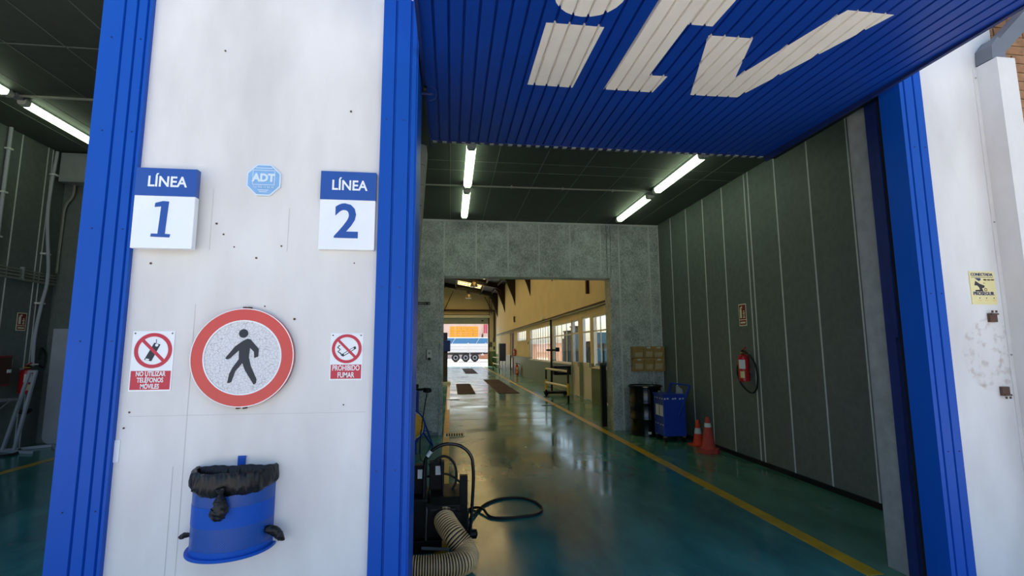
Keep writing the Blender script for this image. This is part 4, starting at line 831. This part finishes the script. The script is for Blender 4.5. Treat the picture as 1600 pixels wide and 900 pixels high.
for i, yy in enumerate(FR):
    t = thing('portal_frame', (4.1, yy, 0), ['nearest dark steel portal frame above the side windows', 'second dark steel roof frame from the galvanised opening', 'third dark steel roof frame from the galvanised opening', 'fourth dark steel roof frame from the galvanised opening', 'fifth dark steel roof frame from the galvanised opening', 'dark steel roof frame nearest the far doorway'][i], 'frame', 'roof frames of the long hall')
    t['kind'] = 'structure'
    MB().prism([(x, rz(x)-d) for x, d in ((4.14, .01), (-2, .01), (-7.99, .01), (-7.99, .38), (-2, .36), (3.4, .38), (4.14, .55))], 1, yy-.09, yy+.09).build('rafter', 'beam', t)
    MB().prism([(4.148, 4.33), (4.148, 5.98), (3.30, 6.25), (3.55, 5.95), (3.98, 4.9)], 1, yy-.08, yy+.08).build('haunch', 'beam', t)
for k, x in enumerate((3.6, 2.7, .4, -.6)):
    t = ST(MB().box(x-.05, x+.05, HY0+.2, HY1, rz(x)-.20, rz(x)-.005), 'trim_%d' % (10+k), 'beam', ['roof purlin nearest the side windows', 'roof purlin right of the rooflight', 'roof purlin left of the rooflight', 'roof purlin nearest the ridge'][k], 'purlin')
B(4.06, 4.15, 14.34, 14.46, 3.21, 4.33).build('column_plate', 'brown', label='long brown steel plate on the cream wall above the side windows', cat='plate')
B(4.08, 4.15, 31.6, 31.95, 3.30, 3.66).build('wall_speaker', 'brown', label='short brown box far along the cream wall', cat='box')
t = thing('wall_cable_tray', (4.1, 28, 2.74), 'dark cable tray running along the cream wall above the windows', 'cable tray')
B(4.07, 4.15, 9.9, 44, 2.74, 2.78).build('tray', 'grey_paint', t); MB().tube([(4.10, 9.9, 2.80), (4.10, 44, 2.80)], .02, 8).build('cable', 'black_soft', t); MB().tube([(4.12, 9.9, 2.84), (4.12, 44, 2.84)], .014, 8).build('cable', 'brown', t)
for k, yy in enumerate((12.4, 21.5)):
    t = thing('wall_lamp', (4.1, yy, 2.9), ['small white fitting above the nearest side window', 'small white fitting above the wide barred window'][k], 'light fitting'); B(4.04, 4.15, yy-.09, yy+.09, 2.86, 2.97).build('body', 'paper', t, bevel=.01); B(4.02, 4.04, yy-.07, yy+.07, 2.88, 2.95).build('lens', 'glow_sign', t)

# windows and doors in the hall wall
def window(nm, a, b, z0, z1, cols, zt, label):
    t = thing(nm, (4.2, (a+b)/2, z0), label, 'window', kind='structure'); mb = MB(); w_ = .045
    mb.box(4.155, 4.185, a, b, z0, z0+w_).box(4.155, 4.185, a, b, z1-w_, z1).box(4.155, 4.185, a, a+w_, z0, z1).box(4.155, 4.185, b-w_, b, z0, z1)
    mb.build('window_frame', 'alu', t)
    if zt: B(4.158, 4.182, a+w_, b-w_, zt-.02, zt+.02).build('transom', 'alu', t)
    for k in range(1, cols): yy = a+(b-a)*k/cols; B(4.159, 4.179, yy-.02, yy+.02, z0+w_, z1-w_).build('mullion', 'alu', t)
    B(4.10, 4.16, a-.03, b+.03, z0-.03, z0).build('window_sill', 'alu', t)
    for k in range(cols):
        ya, yb = a+(b-a)*k/cols, a+(b-a)*(k+1)/cols
        for za, zb in (((z0, zt), (zt, z1)) if zt else ((z0, z1),)): B(4.167, 4.171, ya+.02, yb-.02, za+.02, zb-.02).build('pane', 'glass', t)
window('window_1', 12.65, 14.05, 1.02, 2.50, 2, 2.06, 'two by two window nearest the galvanised opening')
window('window_2', 16.68, 19.75, 1.04, 2.50, 4, 2.05, 'four bay window beyond the glazed doors')
window('window_3', 20.30, 25.6, 1.02, 2.56, 9, 2.05, 'long many bayed window in the middle of the side wall')
window('window_4', 27.0, 30.6, 2.02, 2.60, 5, None, 'small high window past the long window')
def hdoor(nm, a, b, z1, label):
    t = thing(nm, (4.2, (a+b)/2, 0), label, 'door', kind='structure'); mb = MB()
    mb.box(4.16, 4.24, a, a+.07, 0, z1).box(4.16, 4.24, b-.07, b, 0, z1).box(4.16, 4.24, a, b, z1-.07, z1).box(4.165, 4.235, a, b, 1.0, 1.12).box(4.165, 4.235, a, b, 2.04, 2.09); mb.build('door_frame', 'alu', t)
    B(4.18, 4.215, a+.07, b-.07, .02, 1.0).build('lower_panel', 'alu', t); B(4.197, 4.203, a+.07, b-.07, 1.12, 2.04).build('pane', 'glass', t); B(4.197, 4.203, a+.07, b-.07, 2.09, z1-.07).build('pane', 'glass', t)
    B(4.13, 4.165, a+.10, a+.13, .98, 1.14).build('handle', 'steel', t)
hdoor('door_1', 14.33, 15.28, 2.56, 'glazed white door beside the nearest side window'); hdoor('door_2', 15.70, 16.60, 2.54, 'glazed white door next to the four bay window')
t = thing('door_3', (4.2, 33.3, 0), 'dark recessed doorway far along the side wall', 'door', kind='structure'); B(4.28, 4.33, 32.2, 34.4, 0, 2.62).build('leaf', 'brown', t); B(4.26, 4.28, 32.4, 32.5, 1.0, 1.1).build('handle', 'steel', t)
# far doorway
t = thing('door_4', (1.33, HY1, 3.85), 'half raised grey sectional door at the far doorway', 'door', kind='structure')
for z0, z1 in ((3.86, 4.40),): B(-.95, 3.55, HY1-.12, HY1-.06, z0, z1).build('door_section', 'grey_paint', t)
B(-.95, 3.55, HY1-.35, HY1-.10, 4.42, 4.66).build('door_section', 'alu', t); B(-1.0, 3.62, HY1-.14, HY1-.02, 4.67, 4.73).build('header_rail', 'black', t); B(2.8, 3.0, HY1-.14, HY1-.12, 4.1, 4.2).build('handle', 'black', t)
for x in (-.86, 3.44): B(x, x+.1, HY1-.14, HY1-.002, 0, 4.66).build('side_guide', 'brown', t)
t = thing('brace_pipework', (1.6, HY1-.3, 2.6), 'brown pipe running over the far doorway and down the corner', 'pipe')
MB().tube([(-7, HY1-.2, 5.1), (4.0, HY1-.2, 5.1)], .09, 8).build('pipe_run', 'brown', t); MB().tube([(4.0, HY1-.2, 5.1), (4.0, HY1-.2, 2.6)], .07, 8).build('pipe_drop', 'brown', t)
for a, b in (((.2, 6.9), (-.6, 5.1)), ((3.1, 6.4), (3.75, 5.1)), ((3.75, 6.3), (3.75, 4.7)), ((3.55, 6.3), (3.55, 4.7))): MB().tube([(a[0], HY1-.1, a[1]), (b[0], HY1-.1, b[1])], .03, 6).build('brace', 'beam', t)
t = thing('control_panel', (3.78, HY1-.06, 1.4), 'small dark control boxes on the wall right of the far doorway', 'control box')
for x, z, w_, h_ in ((3.60, 1.75, .2, .45), (3.9, 2.2, .15, .4), (3.92, 1.5, .14, .3)): B(x, x+w_, HY1-.12, HY1-.001, z, z+h_).build('box', 'machine', t)

# pendant lamps
for i, (x, yy, z) in enumerate(((1.30, 28.0, 5.10), (1.22, 34.5, 5.12))):
    t = thing('pendant_lamp', (x, yy, z), ['metal bell lamp hanging nearer in the long hall', 'metal bell lamp hanging further down the long hall'][i], 'lamp', 'bell lamps under the rooflight')
    MB().tube([(x, yy, z+.38), (x, yy, rz(x)+.03)], .015, 6).build('cord', 'beam', t); MB().lathe((x, yy, z), [(.22, 0), (.225, .02), (.17, .16), (.09, .27), (.06, .28)], 20).build('shade', 'lamp_metal', t, smooth=True)
    MB().lathe((x, yy, z), [(.06, .27), (.06, .40)], 10).build('ballast', 'brown', t); MB().lathe((x, yy, z), [(.02, -.03), (.05, 0), (.04, .1)], 10).build('bulb', 'glow_sign', t)
    if i: B(x-.16, x+.12, yy-.05, yy+.05, z+.40, z+.50).build('gear_box', 'black', t)

# floor fixtures in the hall
def pit(x0, x1, y0, y1, label):
    t = thing('inspection_pit_cover', ((x0+x1)/2, (y0+y1)/2, 0), label, 'floor plate', 'pit covers in the hall floor'); n = 3; B(x0, x1, y0, y1, .0005, .004).build('frame', 'black', t)
    for k in range(n): B(x0+.03, x1-.03, y0+(y1-y0)*k/n+.03, y0+(y1-y0)*(k+1)/n-.03, .003, .012).build('plate', 'pit', t)
pit(.26, .90, 17.4, 22.5, 'dark rusty pit cover nearer left in the hall floor'); pit(1.68, 2.46, 17.4, 25.5, 'dark rusty pit cover nearer right in the hall floor'); pit(.95, 1.78, 31.8, 40.2, 'dark rusty pit cover furthest down the hall')
t = thing('floor_drain', (.08, 9.35, 0), 'small slotted drain on the floor at the hall opening', 'drain'); B(-.09, .27, 9.05, 9.45, .003, .006).build('frame', 'joint', t)
for k in range(7): B(-.06+k*.045, -.03+k*.045, 9.10, 9.40, .005, .008).build('slot', 'void', t)
for i, (x, yy) in enumerate(((.1, 15.6), (.8, 28), (2.7, 13.6))):
    t = thing('floor_socket', (x, yy, 0), ['small floor cover on the left of the hall lane', 'round floor cover between the pit covers', 'small floor cover near the right yellow line'][i], 'floor plate'); B(x-.2, x+.2, yy-.08, yy+.08, .0, .005).build('lid', 'machine', t); B(x-.16, x+.16, yy-.05, yy+.05, .004, .008).build('inset', 'black', t)
for i, yy in enumerate((11.2, 13.9, 16.6)): B(.02, 2.84, yy-.006, yy+.006, 0, .002).build('expansion_joint', 'machine', fl)
# hall equipment
def barrier(p, q, h, label):
    t = thing('guard_rail', (p[0], p[1], 0), label, 'railing', 'guard rails beside the hall wall')
    for a in (p, q):
        MB().tube([(*a, 0), (*a, h)], .03, 10).build('post', 'black', t); MB().tube([(*a, h*.25), (*a, h*.6)], .033, 10).build('post_band', 'yellow', t); B(a[0]-.09, a[0]+.09, a[1]-.09, a[1]+.09, 0, .012).build('foot_plate', 'black', t)
    for z in (h-.04, h*.5): MB().tube([(*p, z), (*q, z)], .034, 10).build('rail', 'alu', t)
barrier((3.11, 16.0), (3.33, 13.85), .95, 'black and white guard rail in front of the glazed doors'); barrier((3.15, 36.6), (3.32, 33.6), 1.0, 'guard rail further down the hall before the dark board')
t = thing('headlamp_tester', (3.36, 15.2, 0), 'tall black pole stand with measuring box behind the nearer guard rail', 'tester')
X_, Y_ = 3.42, 16.6
MB().tube([(X_, Y_, .1), (X_, Y_, 2.55)], .035, 10).build('pole', 'black', t); B(X_-.25, X_+.45, Y_-.22, Y_-.10, .06, .13).build('base_bar', 'black', t); B(X_-.25, X_+.45, Y_+.10, Y_+.22, .06, .13).build('base_bar', 'black', t); B(X_-.05, X_+.05, Y_-.22, Y_+.22, .08, .14).build('base_bar', 'black', t)
for x in (-.22, .42): MB().lathe((X_+x, Y_-.18, .075), [(.075, 0), (.075, .05)], 16, 1).build('castor', 'black_soft', t)
B(X_+.04, X_+.62, Y_-.25, Y_+.1, .68, .98).build('measuring_box', 'black', t, bevel=.02); B(X_+.15, X_+.5, Y_-.255, Y_-.25, .75, .92).build('lens', 'machine', t); B(X_-.18, X_+.25, Y_-.05, Y_+.0, 1.48, 1.54).build('aiming_arm', 'black', t); B(X_+.15, X_+.27, Y_-.08, Y_+.03, 1.46, 1.60).build('sight', 'black', t)
extinguisher(3.98, 29.6, .02, .72, .10, 'y', 'red fire extinguisher standing on the hall floor by the green dado'); extinguisher(4.04, 31.0, 1.12, .50, .08, 'x', 'red fire extinguisher hung on the cream wall beyond the long window', hose=False)
t = thing('notice_board', (3.25, 30.6, 0), 'black board on thin legs with a white edge further down the hall', 'board'); B(3.02, 3.42, 30.55, 30.62, .82, 1.90).build('panel', 'navy', t); B(2.96, 3.02, 30.54, 30.63, .82, 1.90).build('edge', 'paper', t)
for x in (2.99, 3.2, 3.4): MB().tube([(x, 30.59, 0), (x, 30.59, .85)], .02, 8).build('leg', 'steel', t)
for i, yy in enumerate((18.0, 23.0)):
    pass
t = thing('inspection_console', (-.3, 22.6, 0), 'tall dark blue console at the left edge of the hall opening', 'console'); B(-.62, -.12, 22.3, 22.8, .12, 1.45).build('cabinet', 'machine', t, bevel=.02); B(-.65, .0, 22.25, 22.85, 1.45, 1.95).build('monitor_hood', 'cart_blue', t, bevel=.03); B(-.55, -.14, 22.4, 22.75, 1.95, 2.3).build('printer', 'navy', t, bevel=.02); B(-.62, .02, 22.2, 22.9, 0, .12).build('plinth', 'paper', t)
t = thing('door_leaf_edge', (3.2, 9.8, 0), 'black folded strip curtain at the right of the hall opening', 'curtain'); B(3.0, 3.10, 9.64, 9.74, 0.02, 1.25).build('strip', 'black', t); B(3.01, 3.11, 9.63, 9.75, 1.22, 1.27).build('top_clip', 'machine', t)
t = thing('wall_notice', (4.15, 26.2, 1.5), 'small white notice sheet on the cream wall past the long window', 'notice'); B(4.143, 4.15, 26.0, 26.4, 1.45, 2.0).build('sheet', 'paper', t); B(4.142, 4.144, 26.05, 26.35, 1.8, 1.95).build('print', 'machine', t)
t = thing('wall_socket', (4.15, 17.3, .8), 'small white socket under the four bay window', 'socket'); B(4.12, 4.15, 17.2, 17.4, .72, .92).build('box', 'paper', t); B(4.115, 4.12, 17.24, 17.36, .76, .88).build('face', 'alu', t)
MB().tube(crom([(4.1, 12.9, .3), (4.08, 12.7, .12), (4.05, 12.3, .10), (4.08, 12.0, .11)], 6), .02, 8).build('wall_cable', 'paper', label='short white cable at the foot of the green dado', cat='cable')

# ------------------------------------------------------------------ beyond the side windows
def mach(x, yy, w_, d, h, label, m='machine'):
    t = thing('yard_machine', (x, yy, -.02), label, 'machine', 'machines outside the side windows'); B(x-w_/2, x+w_/2, yy-d/2, yy+d/2, -.02, h).build('cabinet', m, t, bevel=.03)
    B(x-w_*.3, x+w_*.3, yy-d/2-.02, yy-d/2, h*.65, h*.9).build('display', 'teal', t); B(x-w_/2-.03, x+w_/2+.03, yy-d/2-.03, yy+d/2+.03, h, h+.05).build('cap', 'black', t)
mach(5.0, 16.4, .7, .6, 1.75, 'dark machine cabinet outside the nearest window'); mach(5.4, 21.5, .6, .8, 2.3, 'tall dark machine cabinet outside the four bay window'); mach(5.9, 23.8, .7, .8, 2.0, 'second dark machine cabinet outside the four bay window'); mach(5.0, 19.2, .4, .4, 2.4, 'narrow dark column outside the glazed door')
t = thing('yard_screen', (4.75, 16.0, 1.9), 'teal display panel on a post outside the glazed doors', 'screen'); MB().tube([(4.95, 15.6, -.02), (4.95, 15.6, 2.0)], .03, 8).build('post', 'black', t); B(4.62, 5.25, 15.55, 15.62, 1.72, 2.08).build('panel', 'teal', t)
t = thing('boundary_wall', (14, 60, 0), 'long terracotta wall across the yard outside the windows', 'wall'); B(13.6, 14.0, 28, 100, -.02, 2.3).build('wall_face', 'terracotta', t); B(13.55, 14.05, 28, 100, 2.3, 2.4).build('coping', 'pale_building', t)
# ------------------------------------------------------------------ beyond the far doorway
t = thing('trailer', (1.5, 62, 0), 'white truck trailer with blue tarpaulin parked beyond the far doorway', 'trailer')
B(-7, 6.2, 62, 64.4, 1.15, 2.25).build('side_boards', 'truck_white', t); B(-7, 6.2, 62.03, 64.37, 2.25, 2.95).build('tarpaulin', 'tarp', t); MB().tube([(-7, 62, 2.97), (6.2, 62, 2.97)], .06, 8).build('top_rail', 'alu', t)
for x in (-6.9, -3.9, -.3, 2.2, 4.4): B(x-.06, x+.06, 61.96, 62.0, 1.1, 2.35).build('stake', 'alu', t)
for a, b in ((.2, .6), (3.2, 3.6), (-2, -1.6)): MB().tube([(a, 61.99, 2.28), (b, 61.99, 2.93)], .025, 6).build('strap', 'paper', t)
for z in (1.5, 1.87): B(-7, 6.2, 61.985, 62.0, z-.01, z+.01).build('board_seam', 'grey_paint', t)
B(-7, 6.2, 62.4, 64.0, .85, 1.15).build('chassis', 'machine', t); B(3.6, 6.1, 62.05, 62.1, .28, .95).build('underrun_panel', 'terracotta', t); MB().prism([(3.75, .78), (4.25, .78), (4.0, 1.08)], 1, 62.0, 62.05).build('warning_triangle', 'paper', t)
for x in (.66, 1.90, 3.05):
    c = MB().lathe((x, 62.05, .50), [(.3, 0), (.46, .0), (.51, .04), (.51, .28), (.46, .32), (.3, .32)], 32, 1).build('wheel', 'tyre', t, smooth=True); MB().lathe((x, 62.02, .50), [(.30, 0), (.28, .03), (.14, .05), (.14, .0), (.05, .0)], 24, 1).build('rim', 'grey_paint', c)
MB().tube([(2.42, 62, .35), (2.42, 62, 1.1)], .04, 6).build('support_leg', 'alu', t)
t0 = None
for r in range(3):
    for c in range(5):
        x = .3+c*.98; z = 3.0+r*.82
        t = thing('stacked_crate', (x, 84, z), 'orange crate, %s from the bottom and %s from the left in the far stack' % (('first', 'second', 'third')[r], ('first', 'second', 'third', 'fourth', 'fifth')[c]), 'crate', 'orange crates stacked beyond the trailer')
        B(x-.46, x+.46, 84, 85, z, z+.78).build('crate_body', 'crate_yellow', t)
        for a in (-.25, .1): B(x+a, x+a+.16, 83.98, 84.0, z+.3, z+.52).build('hand_hole', 'terracotta', t)
B(-1, 6, 83.8, 85.2, -.02, 3.0).build('loading_platform', 'pale_building', label='pale loading platform behind the trailer carrying the crates', cat='platform')
t = thing('far_building', (-2, 95, 0), 'pale pinkish building behind the orange crates', 'building'); B(-14, 5.9, 95, 105, -.02, 7.5).build('wall', 'pale_building', t)
for x in (1.9, 2.8, 3.7): f = B(x, x+.7, 94.95, 95, 5.2, 5.8).build('window', 'grey_paint', t); B(x+.05, x+.65, 94.93, 94.95, 5.25, 5.75).build('pane', 'machine', f)
t = thing('pink_shed', (9, 95, 0), 'pink red ribbed metal shed at the right of the far doorway view', 'building'); B(6.3, 11.9, 95.1, 105, -.02, 8).build('wall', 'pale_building', t)
for k in range(14): B(6.3+k*.4, 6.3+k*.4+.3, 95.0, 95.1, 4.6, 8).build('cladding_rib', 'pink', t)
